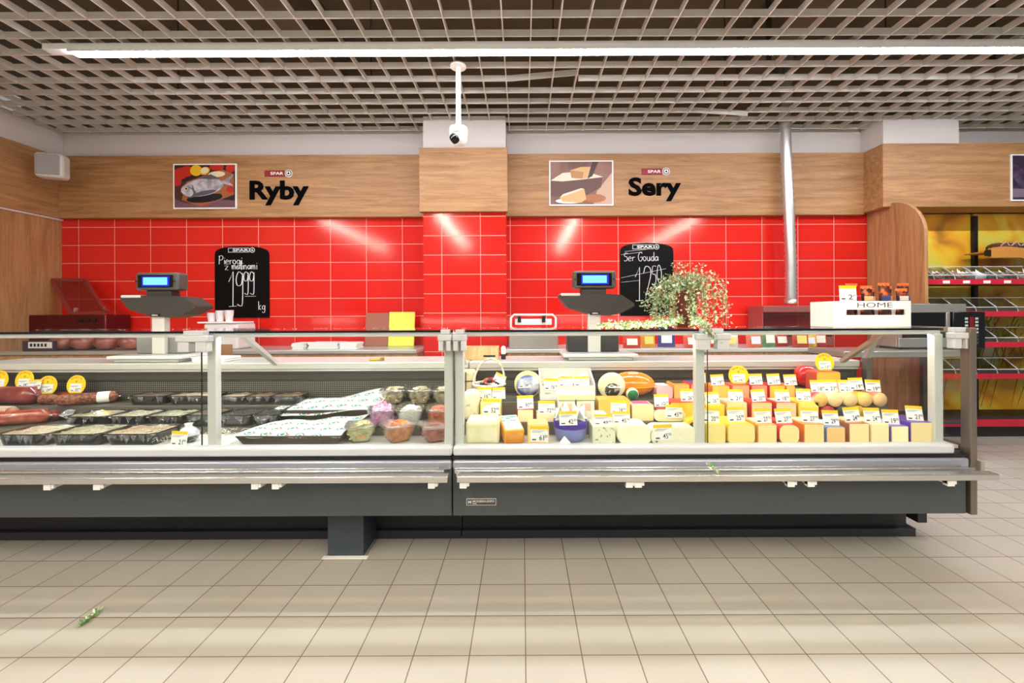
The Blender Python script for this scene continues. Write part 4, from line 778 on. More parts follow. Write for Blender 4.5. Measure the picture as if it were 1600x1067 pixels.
# second row
cheese(750, 783, 628, 2.355, Z2, '#e9d46a', '#efe08c', .006, 'pale yellow wedge with green band behind the cream block', .11); x = px(767, 2.35); card(767, 2.35, Z2+.045, '52 90', 'the wedge with green band', .095, .082, lean=6)
tag(MB().rbox(x-.04, x+.05, 2.349, 2.353, Z2+.02, Z2+.042, .001).build('green_band', mat('#1c8a4a', .5), loc=(x, 2.35, Z2)), 'green paper band strip below the 52.90 price card', 'label')
cheese(808, 834, 640, 2.35, Z2, '#c83028', '#efe2b4', .004, 'cream cheese pack with red sides beside the orange block', .10, '#f4f0e4'); card(821, 2.36, at(820, 640, 2.35).z+.002, '97 90', 'the red-sided cream pack', .09, .072)
cheese(838, 868, 648, 2.35, Z2, '#e6d8a0', '#f0e4b4', .006, 'pale cheese block behind the yellow wedge', .11); card(854, 2.36, at(850, 648, 2.35).z+.002, '72 90', 'the pale block behind the yellow wedge', .094, .07)
for i, (u0, u1) in enumerate(((872, 899), (901, 929))):
    x0, x1 = px(u0, 2.355), px(u1, 2.355); t = root('cheese_box', ['clear lidded cheese box before the white crate, beside the pale block', 'clear lidded cheese box before the white crate, beside the golden block'][i], 'box', ((x0+x1)/2, 2.4, Z2+.001))
    MB().rbox(x0, x1, 2.355, 2.47, Z2+.001, Z2+.115, .006).build('box', mat('#e9e5d6', .35, coat=.5), t); MB().box(x0+.02, x1-.02, 2.3535, 2.355, Z2+.06, Z2+.10).build('pale_print', mat('#e6b9a0', .5), t)
    t = root('brie_slab', ['brie slab lying on the box beside the pale block', 'brie slab lying on the box beside the golden block'][i], 'cheese', ((x0+x1)/2, 2.4, Z2+.116)); MB().rbox(x0-.004, x1+.004, 2.352, 2.46, Z2+.116, Z2+.158, .008).build('rind', mix2('#f4f1e2', '#e9e2c4', 20, .6), t); MB().rbox(x0+.002, x1-.002, 2.349, 2.354, Z2+.119, Z2+.146, .003).build('cut_face', mat('#ecdf9e', .5), t)
cheese(935, 985, 625, 2.355, Z2, '#e0a840', mix2('#e9b650', '#f0c868', 10, .45), .008, 'golden cheese block below the white labelled round', .12); card(966, 2.352, Z2+.045, '28 90', 'the golden block', .085, .072, lean=3, ry=.05)
t = cheese(987, 1022, 633, 2.36, Z2, '#e6c8b4', '#ecd49a', .006, 'cheese pack with pink printed top', .11, '#d84a86')
cheese(1024, 1045, 636, 2.36, Z2, '#7a3428', '#a8503c', .006, 'red brown cheese pack before the pink packs', .10); card(1034, 2.37, at(1034, 637, 2.36).z+.002, '10 29', 'the red brown pack', .078, .068)
cheese(1047, 1095, 629, 2.365, Z2, '#e02a20', '#efb93c', .008, 'bright red wrapped cheese with amber face by the post', .12, '#e8483c'); card(1075, 2.39, at(1070, 629, 2.365).z+.002, '26 90', 'the bright red wrapped cheese', .08, .068)
# back row on the upper step
x = px(728, 2.70); t = root('wrapped_parcel', 'tan wrapped cheese parcel tied with dark string', 'cheese', (x, 2.7, Z3+.001)); MB().rbox(x-.05, x+.06, 2.655, 2.755, Z3+.001, .90, .02, seg=4).build('wrapper', mix2('#d8bf94', '#efe0bc', 14, .6), t)
b = MB().tube([(x+.005, 2.651, Z3+.01), (x+.006, 2.651, .89)], .003, 5).tube([(x-.045, 2.651, .83), (x+.055, 2.651, .835)], .003, 5); b.build('string', mat('#2a2420', .7), t)
# wicker basket with foil wrapped minis
bx, by, bz = px(764, 2.60), 2.60, Z3+.002; t = root('wicker_basket', 'white wicker basket of wrapped mini cheeses with arched handle', 'basket', (bx, by, bz)); WICK = mix2('#f2eee2', '#cfc4ac', 50, .6, bump=.5)
b = MB(); b.lathe([(.05, 0), (.06, .002), (.08, .045), (.095, .085), (.092, .085), (.076, .044), (.055, .008)], (bx, by, bz), 30); b.build('bowl', WICK, t)
b = MB()
for rr_, z in ((.063, .012), (.075, .035), (.087, .06)): b.tube([(bx+rr_*1.02*cos(a*pi/12), by+rr_*1.02*sin(a*pi/12), bz+z+.003*(-1)**a) for a in range(24)], .004, 6, closed=True)
b.build('weave', WICK, t); MB().tube([(bx+.096*cos(a*pi/12), by+.096*sin(a*pi/12), bz+.087) for a in range(24)], .008, 8, closed=True).build('rim', WICK, t)
MB().tube([(bx-.094*cos(a*pi/14)+.012*sin(a*pi/14), by+.02*sin(a*pi/14), bz+.085+.155*sin(a*pi/14)) for a in range(15)], .006, 8).build('handle', WICK, t)
MC_ = [('#1c2250', 'dark blue'), ('#b81c28', 'red'), ('#e9dcc0', 'cream'), ('#c0582c', 'copper')]
for i in range(14):
    cc, cn = MC_[i % 4]; a = 2*pi*i/7+.3*(i//7); rr_ = .048 if i < 7 else .022; p = Vector((bx+rr_*cos(a), by+rr_*sin(a), bz+.085+(.02 if i >= 7 else 0)+rnd.uniform(0, .01)))
    t = root('mini_cheese', '%s foil wrapped mini cheese in the white wicker basket' % cn, 'cheese', p-Vector((0, 0, .012)), '%s mini cheeses in the basket' % cn); q = rnd.uniform(0, 3); d = Vector((cos(q), sin(q), rnd.uniform(-.2, .3)))
    MB().tube([p-d*.022, p-d*.014, p-d*.011, p, p+d*.011, p+d*.014, p+d*.022], [.009, .003, .009, .0125, .009, .003, .009], 8).build('foil', mat(cc, .3, .3, coat=.3), t)
card(778, 2.575, bz+.10, '', '', .07, .06, lean=35, ry=.5, label='white card without visible price lying in the wicker basket')
card(757, 2.48, Z2+.10, '16 90', 'the front of the wicker basket', .08, .07, pin=.1); card(779, 2.487, Z2+.10, '', '', .078, .066, pin=.1, label='white card hidden behind others before the wicker basket')
def wheel(u, Y, zb, R, th, rind, label, lbl, lcol, lw=.6, lz=0, tilt=-78):
    x = px(u, Y); t = root('round_cheese', label, 'cheese', (x, Y, zb)); M_ = Matrix.Translation((x, Y, zb+R*.99)) @ Matrix.Rotation(radians(tilt), 4, 'X')
    MB().lathe([(0, 0), (R*.86, 0), (R*.96, th*.12), (R, th*.35), (R, th*.7), (R*.94, th*.95), (0, th)], n=32, M=M_).build('rind', rind, t)
    MB().lathe([(0, -.0015), (R*lw, -.0015), (R*lw, .0005)], (0, 0, 0), 28, M=M_ @ Matrix.Translation((0, lz, 0))).build(lbl, lcol, t); return t
wheel(825, 2.57, Z3, .082, .06, mix2('#e8d890', '#f3ebc4', 10, .5), 'cream wheel standing up with blue and white label', 'blue_label', mix2('#4a62b8', '#dfe6f4', 9, .4, .42, .55, bump=0), .84, 0); card(820, 2.566, Z3+.07, '54 90', 'the standing cream wheel with blue label', .075, .06, lean=12)
wheel(957, 2.525, Z3, .08, .05, mix2('#f0e8c0', '#f7f2d8', 10, .5), 'white round cheese with dark oval label, standing', 'dark_label', mix2('#3a3834', '#b8b4a8', 40, .45, .52, .6, bump=0), .55, .018); card(962, 2.52, Z3+.075, '29 90', 'the white round with dark label', .08, .062, lean=12)
wheel(989, 2.515, Z3, .036, .03, mat('#efe6c4', .5), 'small round cheese with green ring label', 'green_label', mat('#157a48', .45), .85)
t = root('white_crate', 'small white wooden crate of round cheese boxes', 'crate', (px(887, 2.6), 2.62, Z3+.001)); x0, x1 = px(844, 2.53), px(931, 2.53); z0 = Z3+.001; WW = mix2('#f1ece2', '#e4dccf', 12, .6, stretch=(1, 6, 6))
MB().box(x0, x1, 2.54, 2.545, z0+.045, z0+.085).box(x0, x1, 2.54, 2.545, z0, z0+.035).box(x0, x0+.03, 2.54, 2.545, z0+.035, z0+.045).box(x0+.06, x1, 2.54, 2.545, z0+.035, z0+.045).build('front_board', WW, t, .001)
MB().box(x0, x1, 2.745, 2.752, z0, z0+.165).build('rear_board', WW, t, .001); MB().box(x0, x1, 2.545, 2.745, z0, z0+.01).build('bottom', WW, t)
for xx in (x0, x1-.008): MB().prism([(2.545, z0+.01), (2.745, z0+.01), (2.745, z0+.165), (2.56, z0+.10), (2.545, z0+.09)], xx, xx+.008, plane='yz').build('side_board', WW, t, .001)
for i, (u, yy, R, cc, lc, lab, zz) in enumerate(((858, 2.60, .038, '#efe9d8', '#d6e2ea', 'white round cheese box with pale blue print in the crate', .075), (879.5, 2.66, .039, '#f2ede4', '#4a3430', 'round cheese box with dark brown label in the crate', .095), (881, 2.585, .034, '#f4f0e8', '#8a7a74', 'white round cheese box with grey label in the crate front', .06), (897, 2.60, .034, '#f4efe8', '#d89aa0', 'round cheese box with pink label in the crate', .065), (913, 2.66, .039, '#efe4dc', '#94241f', 'round cheese box with red label in the crate', .095))):
    x = px(u, yy); t = root('round_cheese_box', lab, 'box', (x, yy, z0+.011)); M_ = Matrix.Translation((x, yy, z0+.011+zz-.012)) @ Matrix.Rotation(radians(-76), 4, 'X')
    MB().lathe([(0, 0), (R, 0), (R, .032), (0, .032)], n=28, M=M_).build('carton', mat(cc, .5), t); MB().lathe([(0, -.0015), (R*.84, -.0015), (R*.84, 0)], n=24, M=M_).build('lid_label', mat(lc, .5), t); MB().box(x-.02, x+.02, yy-.004, yy+.03, z0+.011, z0+.011+max(.012, zz-.04)).build('stand', WW, t)
card(860.5, 2.536, Z3+.062, '76 70', 'the white crate front', .08, .068, lean=4); card(884, 2.536, Z3+.085, '', '', .085, .055, lean=10, label='white card half hidden behind the brie, on the crate middle'); card(909, 2.536, Z3+.085, '', '', .092, .055, lean=10, label='white card half hidden behind the brie, toward the orange cheese')
x = px(988, 2.66); t = root('egg_cheese', 'big glossy orange egg shaped cheese with moulded seam', 'cheese', (x, 2.665, Z3+.001)); b = MB(); ORG = mix2('#e8780a', '#f5950f', 6, .22, coat=.6, bump=.05)
b.blob((x, 2.668, Z3+.0765), .14, .105, .0755, 28); b.build('wax', ORG, t); MB().tube([(x+.1405*cos(a*pi/20), 2.668+.1055*sin(a*pi/20), Z3+.066) for a in range(40)], .004, 6, closed=True).build('seam', ORG, t)
MB().rbox(-.03, .03, -.001, .001, -.01, .01, .0005, M=Matrix.Translation((x-.002, 2.625, Z3+.147)) @ Matrix.Rotation(radians(-68), 4, 'X')).build('sticker', mat('#efc8a0', .5), t)
cheese(1026, 1052, 604, 2.56, Z3, '#e8b4b0', '#f0c8c4', .018, 'pink wrapped cheese beside the orange egg cheese', .13, '#f4efe8'); cheese(1053, 1078, 601, 2.56, Z3, '#f0a030', '#f0b860', .008, 'orange cheese block with black label on top', .14, '#2a2420'); cheese(1079, 1102, 600, 2.56, Z3, '#d8241e', '#f08a6a', .008, 'red cheese block with blue label behind the post', .14, '#3a4a9a')
card(1093, 2.60, at(1090, 600, 2.56).z+.002, '', '', .075, .06, label='white card half hidden behind the counter post')
# ================================================================== SAUSAGES, TRAYS, BOWLS
def sausage(p0, p1, rad, m, label, band=None, bend=.012, net=False, film=False):
    a = Vector((px(p0[0], p0[1]), p0[1], p0[2])); c = Vector((px(p1[0], p1[1]), p1[1], p1[2])); t = root('sausage', label, 'sausage', ((a.x+c.x)/2, (a.y+c.y)/2, min(a.z, c.z)-rad), 'sausages')
    n = 14; pts = [a.lerp(c, i/n)+Vector((0, bend*sin(pi*i/n), 0)) for i in range(n+1)]; rs = [rad*min(1, (.25+1.1*(min(i, n-i)/n*6)**.5 if min(i, n-i) < 3 else 1)) for i in range(n+1)]
    MB().tube(pts, rs, 16).build('casing', m, t)
    if band: MB().tube(pts[band[0]:band[1]], [x*1.02 for x in rs[band[0]:band[1]]], 16, cap=False).build('paper_band', WHITE, t)
    if net:
        b = MB()
        for i in range(1, n): b.tube([pts[i]+Vector((0, cos(k*pi/6)*rs[i]*1.01, sin(k*pi/6)*rs[i]*1.01)) for k in range(12)], .0022, 4, closed=True)
        for k in range(8): b.tube([pts[i]+Vector((0, cos(k*pi/4)*rs[i]*1.01, sin(k*pi/4)*rs[i]*1.01)) for i in range(1, n)], .002, 4)
        b.build('net', mat('#e0c8b0', .7), t)
    if film:
        b = MB(); e = pts[-1]
        for k in range(16): q = 2*pi*k/16; b.add([e, e+Vector((.05+rnd.uniform(0, .03), cos(q)*.03, sin(q)*.025+.01)), e+Vector((.05+rnd.uniform(0, .03), cos(q+.5)*.03, sin(q+.5)*.025+.01))], [[0, 1, 2]])
        b.build('film_twist', mat('#e6e4ea', .12, coat=.5), t, solid=.0012)
    MB().tube([pts[-1]-Vector((.002, 0, 0)), pts[-1]+(pts[-1]-pts[-2]).normalized()*.012], .007, 8).build('clip', STEEL, t); return t
DR = mix2('#6e2420', '#944038', 16, .3, coat=.6); RB = mix2('#8a3426', '#b4583c', 22, .32, coat=.5); TX = mix2('#5e2c1c', '#9a5a3c', 70, .5, bump=.6)
ss = [((-24, 2.42, .663), (77, 2.51, .668), .040, RB, 'front reddish brown sausage curving beside the black trays', None, 0, 0),
 ((-30, 2.53, .668), (20, 2.545, .668), .044, mix2('#b4886a', '#8a4a3a', 14, .5), 'short netted salami at the counter end', None, 1, 0),
 ((24, 2.565, .654), (92, 2.56, .654), .030, mix2('#a04c44', '#7a2c28', 14, .25, coat=.7), 'film wrapped sausage with white paper band', (3, 9), 0, 1),
 ((-24, 2.66, .756), (58, 2.67, .756), .055, DR, 'thick dark red ham sausage below the round tags', None, 0, 0),
 ((84, 2.565, .739), (186, 2.72, .739), .034, TX, 'long coarse brown salami with white band', (9, 13), 0, 0),
 ((61, 2.66, .732), (84, 2.655, .732), .031, TX, 'short coarse salami between the ham sausage and the long salami', None, 0, 0),
 ((62, 2.75, .732), (128, 2.75, .732), .030, RB, 'brown sausage at the back behind the coarse salami', None, 0, 0),
 ((134, 2.755, .729), (184, 2.76, .729), .027, DR, 'dark sausage at the back toward the trays', None, 0, 0)]
for a, c, rad, m, lab, band, net, film in ss: sausage(a, c, rad, m, lab, band, net=bool(net), film=bool(film))
for u, pr, lab, zz in ((-4, '', 'round yellow promotion tag cut by the frame edge', .80), (36, '34 90', 'the thick ham sausage', .80), (72, '29 90', 'the short coarse salami', .765), (117, '32 90', 'the long coarse salami', .768)):
    round_card(u, 2.70 if zz < .79 else 2.70, zz-.012, pr, lab, .062, pin=zz-.012-.702, label=lab if not pr else None)
card(52, 2.688, .789, '34 99', 'the ham sausage before the round tag', .085, .06, pin=.06)
# black film-wrapped trays
TB = mat('#0d0d12', .18, coat=.6)
FISH = [mix2('#c9bda0', '#e9e2cc', 9, .3, coat=.4, c3='#f6f2e8'), mix2('#b9b694', '#dcd9b8', 8, .3, coat=.4, c3='#f4f2e6'), mix2('#c8a98a', '#e6d8b8', 8, .3, coat=.4, c3='#f6f0e4'), mix2('#8a6a4e', '#b48a62', 8, .4, coat=.3), mix2('#6a5246', '#8d7260', 8, .35, coat=.4)]
def tray(u0, u1, y0, y1, z, h_, cm_, label, lumps=True, grey=False, sag=0):
    x0, x1 = px(u0, y0), px(u1, y0); cx_, cy_ = (x0+x1)/2, (y0+y1)/2; w_, d_ = (x1-x0)/2, (y1-y0)/2; z += .0012
    t = root('food_tray', label, 'tray', (cx_, cy_, z), 'wrapped food trays'); n = 40
    def ring(k, zz, s): return [(cx_+w_*k*s*max(-1, min(1, 1.25*cos(2*pi*i/n))), cy_+d_*k*s*max(-1, min(1, 1.25*sin(2*pi*i/n))), zz) for i in range(n)]
    vs = ring(.86, z, 1)+ring(.98, z+h_*.9, 1)+ring(1, z+h_, 1)+ring(.955, z+h_, 1)+ring(.93, z+h_*.55, 1)
    fs = [(j*n+i, j*n+(i+1) % n, (j+1)*n+(i+1) % n, (j+1)*n+i) for j in range(4) for i in range(n)]
    MB().add(vs, fs, 0, True).add(vs[:n], [list(range(n))]).add(vs[-n:], [list(range(n))]).build('tray', TB, t)
    b = MB(); ph = rnd.uniform(0, 6)
    b.grid(lambda s, q: Vector((cx_+w_*.94*(2*s-1), cy_+d_*.93*(2*q-1), z+h_*.86+.004*sin(11*s+ph)*cos(9*q)+(.003*rnd.random()))), 14, 10)
    if lumps:
        for k in range(9): b.blob((cx_+w_*rnd.uniform(-.7, .7), cy_+d_*rnd.uniform(-.7, .7), z+h_*.9), .03, .014, .006, 8, M=Matrix.Rotation(rnd.uniform(-.7, .7), 4, 'Z'), jit=.15)
    b.build('fillets', cm_, t)
    MB().grid(lambda s, q: Vector((cx_+w_*1.005*(2*s-1), cy_+d_*1.005*(2*q-1), z+h_+.006*sin(pi*s)*sin(pi*q)+.0015*sin(25*s+13*q))), 22, 14).build('film', FILM if not grey else clear('#8d8f99', .9, .12, .8, name='grey_film', base=.08), t)
    b = MB()
    for k in range(7):
        x = rnd.uniform(x0, x1-.03); b.add([(x, y0-.001, z+h_*.95), (x+.035, y0-.002, z+h_*.9), (x+rnd.uniform(0, .03), y0-.002, z+h_*rnd.uniform(.1, .6))], [[0, 1, 2]])
    b.build('film_fold', clear('#e8eaf2', .9, .1, .8, name='film_fold', base=.12), t, solid=.001); return t
for i, (u0, u1) in enumerate(((-14, 67), (70, 152), (155, 240))): tray(u0, u1, 2.157, 2.365, Z1, .064, FISH[(0, 1, 2)[i]], ['black tray of pale fish fillets at the counter end, front row', 'black tray of greenish fish fillets in the front row middle', 'black tray of peach fish fillets before the white shreds'][i])
for i, (u0, u1) in enumerate(((97, 163), (165, 222), (224, 282))): tray(u0, u1, 2.40, 2.585, .622, .062, FISH[(1, 0, 1)[i]], ['black tray of fillets with a fallen card, second row', 'black tray of white fillets in the second row middle', 'black tray of fillets with yellow bits, second row'][i])
tray(290, 336, 2.41, 2.585, .622, .066, FISH[4], 'tall black tray in wrinkled film behind the counter post')
for i, (u0, u1) in enumerate(((196, 255), (257, 334))): tray(u0, u1, 2.625, 2.775, .70, .055, FISH[(4, 2)[i]], ['dark tray of smoked fish in the back row beside the salami', 'black tray of pale fish in the back row'][i])
for i, (u0, u1) in enumerate(((341, 381), (383, 421), (423, 467))): tray(u0, u1, 2.625, 2.775, .70, .05, FISH[(2, 3, 3)[i]], ['tray of white and tan slices in the back row by the post', 'tray of tan slices in the back row middle', 'tray of brown slices at the back row end'][i], lumps=False)
for i, (u0, u1) in enumerate(((340, 390), (392, 432))): tray(u0, u1, 2.40, 2.575, .622, .066, FISH[(0, 1)[i]], ['grey film wrapped tray beside the counter post', 'grey film wrapped tray beside the paper covered tray'][i], grey=True)
c_ = card(153, 2.47, .676, '', '', .07, .05, lean=78, ry=.3, label='white card with yellow header fallen onto a tray'); 
x = px(285, 2.2); t = root('sauce_dish', 'small black dish with white film wrapped pack', 'dish', (x, 2.24, Z1+.001)); MB().lathe([(.032, 0), (.05, .035), (.053, .037), (.048, .035)], (x, 2.24, Z1+.001), 24).build('dish', TB, t)
MB().lathe([(.05, .036), (.048, .052), (.03, .072), (.016, .082), (.02, .098), (.0, .1)], (x, 2.24, Z1+.001), 20).build('film_bundle', mix2('#dfe2ea', '#b9bcc8', 22, .12, coat=.7, bump=.6), t); card(278, 2.165, Z1+.002, '21 90', 'the small black dish', .085, .072, lean=8)
# white paper and shredded paper
x0, x1 = px(250, 2.16), px(352, 2.16); b = MB().grid(lambda s, q: Vector((x0+(x1-x0)*s, 2.15+.20*q, Z1+.0014+.002*sin(9*s)*sin(7*q)**2)), 14, 8); tag(b.build('paper_sheet', WHITE, loc=(x0, 2.15, Z1), solid=.001), 'white paper liner lying under the shredded paper', 'paper')
b = MB()
for k in range(230):
    u = rnd.uniform(232, 366); Y = rnd.uniform(2.17, 2.37); x = px(u, 2.2); z = Z1+.006+rnd.random()*.03*(1 if 245 < u < 350 else .4); q = rnd.uniform(0, 2*pi); l_ = rnd.uniform(.02, .045)
    if x < px(242, 2.2) or abs(x-px(285, 2.2)) < .055: continue
    b.tube([(x, Y, z), (x+.5*l_*cos(q), Y+.3*l_*sin(q), z+rnd.uniform(0, .02)), (x+l_*cos(q+.5), Y+.5*l_*sin(q+.5), z+rnd.uniform(-.005, .012))], .0009, 3)
o = tag(b.build('paper_shreds', mat('#efece2', .7), loc=(px(300, 2.2), 2.2, Z1)), 'white shredded paper spread beside the black trays', 'paper'); o['kind'] = 'stuff'
# large dark trays under printed paper
def bigtray(u0, u1, y0, y1, z, h_, label):
    x0, x1 = px(u0, y0), px(u1, y0); t = root('serving_tray', label, 'tray', ((x0+x1)/2, (y0+y1)/2, z+.001)); b = MB(); DT = mix2('#3a352e', '#4a443a', 5, .35, metal=.3); n = 4
    P = [(1, 0), (.93, .0)]; z += .001
    o_ = [(x0+.03, y0+.02), (x1-.03, y0+.02), (x1-.03, y1-.02), (x0+.03, y1-.02)]; p_ = [(x0, y0), (x1, y0), (x1, y1), (x0, y1)]; i_ = [(x0+.012, y0+.012), (x1-.012, y0+.012), (x1-.012, y1-.012), (x0+.012, y1-.012)]; k_ = [(x0+.035, y0+.025), (x1-.035, y0+.025), (x1-.035, y1-.025), (x0+.035, y1-.025)]
    vs = [(*q, z) for q in o_]+[(*q, z+h_) for q in p_]+[(*q, z+h_) for q in i_]+[(*q, z+.006) for q in k_]
    b.add(vs, [(0, 1, 2, 3), (12, 13, 14, 15)]+[(j*4+i, j*4+(i+1) % 4, (j+1)*4+(i+1) % 4, (j+1)*4+i) for j in range(3) for i in range(4)]); b.build('tray', DT, t, .003)
    q = MB()
    for s_ in (.12, .36, .62, .86): x = x0+(x1-x0)*s_; q.tube([(x-.03, y0+.008, z+h_*.75), (x-.03, y0+.012, z+h_*.4), (x+.03, y0+.012, z+h_*.4), (x+.03, y0+.008, z+h_*.75)], .003, 6)
    q.build('embossing', DT, t); MB().grid(lambda s, q: Vector((x0+.03+(x1-x0-.06)*s, y0+.03+(y1-y0-.06)*q, z+h_*.8+.004*sin(20*s)*sin(14*q))), 16, 10).build('contents', mix2('#b98a52', '#d8b07a', 12, .5), t); return x0, x1
f0, f1 = bigtray(366, 533, 2.165, 2.43, Z1, .048, 'large dark tray under printed paper at the front glass'); r0, r1 = bigtray(436, 583, 2.47, 2.74, .64, .058, 'large dark tray under printed paper at the rear')
def logo_paper():
    m, t, b = nt('printed_paper'); L = t.links.new; tc = N(t, 'ShaderNodeTexCoord'); mp = N(t, 'ShaderNodeMapping', Scale=(11, 13, 0), Rotation=(0, 0, .12)); fr = N(t, 'ShaderNodeVectorMath', operation='FRACTION'); sb = N(t, 'ShaderNodeVectorMath', operation='SUBTRACT'); sb.inputs[1].default_value = (.5, .5, 0)
    ln = N(t, 'ShaderNodeVectorMath', operation='LENGTH'); L(tc.outputs['Object'], mp.inputs[0]); L(mp.outputs[0], fr.inputs[0]); L(fr.outputs[0], sb.inputs[0]); L(sb.outputs[0], ln.inputs[0])
    r = N(t, 'ShaderNodeValToRGB'); r.color_ramp.interpolation = 'CONSTANT'; e = r.color_ramp.elements; e[0].position = 0; e[0].color = lin('#0f7a5c'); e[1].position = .12; e[1].color = lin('#dcdce0')
    for p_, c in ((.20, '#14805f'), (.275, '#dcdce0')): q = e.new(p_); q.color = lin(c)
    sp = N(t, 'ShaderNodeSeparateXYZ'); L(sb.outputs[0], sp.inputs[0]); w1 = N(t, 'ShaderNodeMath', operation='COMPARE'); w1.inputs[1].default_value = .33; w1.inputs[2].default_value = .07; w2 = N(t, 'ShaderNodeMath', operation='COMPARE'); w2.inputs[1].default_value = .0; w2.inputs[2].default_value = .09; L(sp.outputs[0], w1.inputs[0]); L(sp.outputs[1], w2.inputs[0])
    mu = N(t, 'ShaderNodeMath', operation='MULTIPLY'); L(w1.outputs[0], mu.inputs[0]); L(w2.outputs[0], mu.inputs[1]); mx = N(t, 'ShaderNodeMix', data_type='RGBA'); L(mu.outputs[0], mx.inputs[0]); L(ln.outputs['Value'], r.inputs['Fac']); L(r.outputs['Color'], mx.inputs[6]); mx.inputs[7].default_value = lin('#dc6a64'); L(mx.outputs[2], b.inputs['Base Color']); b.inputs['Roughness'].default_value = .6
    return m
LP = logo_paper()
def sheet(fn, label, loc): return tag(MB().grid(fn, 34, 20).build('wrapping_paper', LP, loc=loc, solid=.0012), label, 'paper')
sheet(lambda s, q: Vector((f0-.008+(f1-f0+.0)*s+.06*q, 2.168+.25*q, Z1+.054+.035*s*s*q+.012*q+.005*sin(14*s+5*q)*q-.016*max(0, .12-q)*8*(.4+.6*sin(8*s)**2))), 'white paper with green emblems on the front dark tray', (f0, 2.17, Z1+.05))
sheet(lambda s, q: Vector((r0-.07+(r1-r0+.09)*s+.02*q, 2.445+.285*q+.04*(1-q)*s*.8, .703+.055*s*q+.055*max(0, s-.45)*q*(1.2-.9*abs(s-.75))+.006*sin(10*s+6*q)-(.045*(1-q)**3*(1-s)))), 'white paper with green emblems on the rear dark tray', (r0, 2.45, .70))
def bowl(u, Y, z, R, h_, rot, cm_, label, kind, dome=.02, n=42):
    x = px(u, Y); z += .001; t = root('salad_bowl', label, 'bowl', (x, Y, z), 'film covered salad bowls'); Rm = Matrix.Rotation(rot, 4, 'Z'); k = .62
    MB().lathe([(R*k*.95, 0), (R*k, .003), (R*.86, h_*.6), (R*.99, h_), (R*1.03, h_+.002), (R*1.03, h_+.005), (R*.98, h_+.004), (R*.84, h_*.6), (R*k*.94, .005)], (x, Y, z), 40, M=Rm, sq=5).build('clear_bowl', ACRYL, t)
    MB().lathe([(R*1.005, h_-.006), (R*1.04, h_-.003), (R*1.045, h_+.004), (R*1.01, h_+.006)], (x, Y, z), 40, M=Rm, sq=5).build('rim', clear('#f0f2f2', .9, .05, name='bowl_rim', base=.3), t)
    b = MB().lathe([(R*k*.85, .007), (R*.78, h_*.55), (R*.84, h_*.82), (R*.6, h_*.86+dome*.6), (0, h_*.86+dome)], (x, Y, z), 36, M=Rm, sq=5)
    for i in range(n):
        a = rnd.uniform(0, 2*pi); q = rnd.random(); top = rnd.random() < .45
        if top: rr_ = R*.75*q**.5; zz = h_*.86+dome*(1-(rr_/(R*.8))**2)
        else: zz = rnd.uniform(.015, h_*.8); rr_ = R*(k*.84+(.80-k*.84)*min(1, zz/(h_*.6)))
        rr_ *= {'shred': .80, 'ring': .86, 'mush': .84}.get(kind, .93); s5 = 1/((abs(cos(a))**5+abs(sin(a))**5)**.2); p = Rm @ Vector((rr_*s5*cos(a), rr_*s5*sin(a), zz))+Vector((x, Y, z)); E = Matrix.Rotation(rnd.uniform(0, 3), 4, 'Z') @ Matrix.Rotation(rnd.uniform(-.6, .6), 4, 'X'); mi = i % len(cm_)
        if kind == 'cube': b.box(-.008, .008, -.008, .008, -.007, .007, mi, M=Matrix.Translation(p) @ E)
        elif kind == 'shred': b.tube([p+E @ Vector((-.02, 0, 0)), p+E @ Vector((0, .004, .003)), p+E @ Vector((.02, 0, 0))], .0026, 5, mi)
        elif kind == 'ring': b.tube([p+E @ Vector((.013*cos(g_*pi/4), .013*sin(g_*pi/4), 0)) for g_ in range(8)], .005, 6, mi, closed=True)
        elif kind == 'mush': b.blob(p, .019, .017, .010, 9, mi, M=E).tube([p, p+E @ Vector((0, .012, -.016))], .006, 6, mi)
        else: b.blob(p, .012, .012, .006, 8, mi, M=E)
    b.build('salad', cm_, t)
    MB().lathe([(R*1.035, h_-.012), (R*1.035, h_+.004), (R*.9, h_+.006+dome*.5), (R*.5, h_+.004+dome*.95), (0, h_+.004+dome)], (x, Y, z), 40, M=Rm, sq=5).build('film', FILM, t); return t
MU_ = [mix2('#b09468', '#dccba4', 30, .4, coat=.4), mix2('#7a6244', '#c8b48c', 30, .4, coat=.4), mat('#e6dab8', .4, coat=.4)]
for i, u in enumerate((617, 657, 694)): bowl(u, 2.655, .70, .078, .085, .1*i, MU_, ['bowl of marinated mushrooms beside the rear dark tray', 'bowl of marinated mushrooms in the back row middle', 'bowl of pale mushrooms in the back row by the post'][i], 'mush', .02, 46)
PK_ = [mix2('#d88ac0', '#eeb8dc', 40, .4, coat=.4), mat('#e6a4d0', .4, coat=.4), mat('#c872ac', .4, coat=.4)]; WH_ = [mix2('#efece0', '#f8f6f0', 20, .5, coat=.3), mat('#f2efe4', .5)]; OR_ = [mix2('#d8602c', '#ee8a44', 40, .4, coat=.4), mat('#e87838', .4, coat=.4), mat('#c84c24', .4, coat=.4)]
bowl(597, 2.42, .622, .076, .095, .3, PK_, 'bowl of pink beetroot salad', 'cube', .045, 90); bowl(642, 2.42, .622, .076, .095, .1, WH_, 'bowl of white creamy salad', 'drop', .03, 20); bowl(687, 2.42, .622, .072, .095, .2, OR_, 'bowl of orange shredded carrot in the middle row', 'shred', .025, 120)
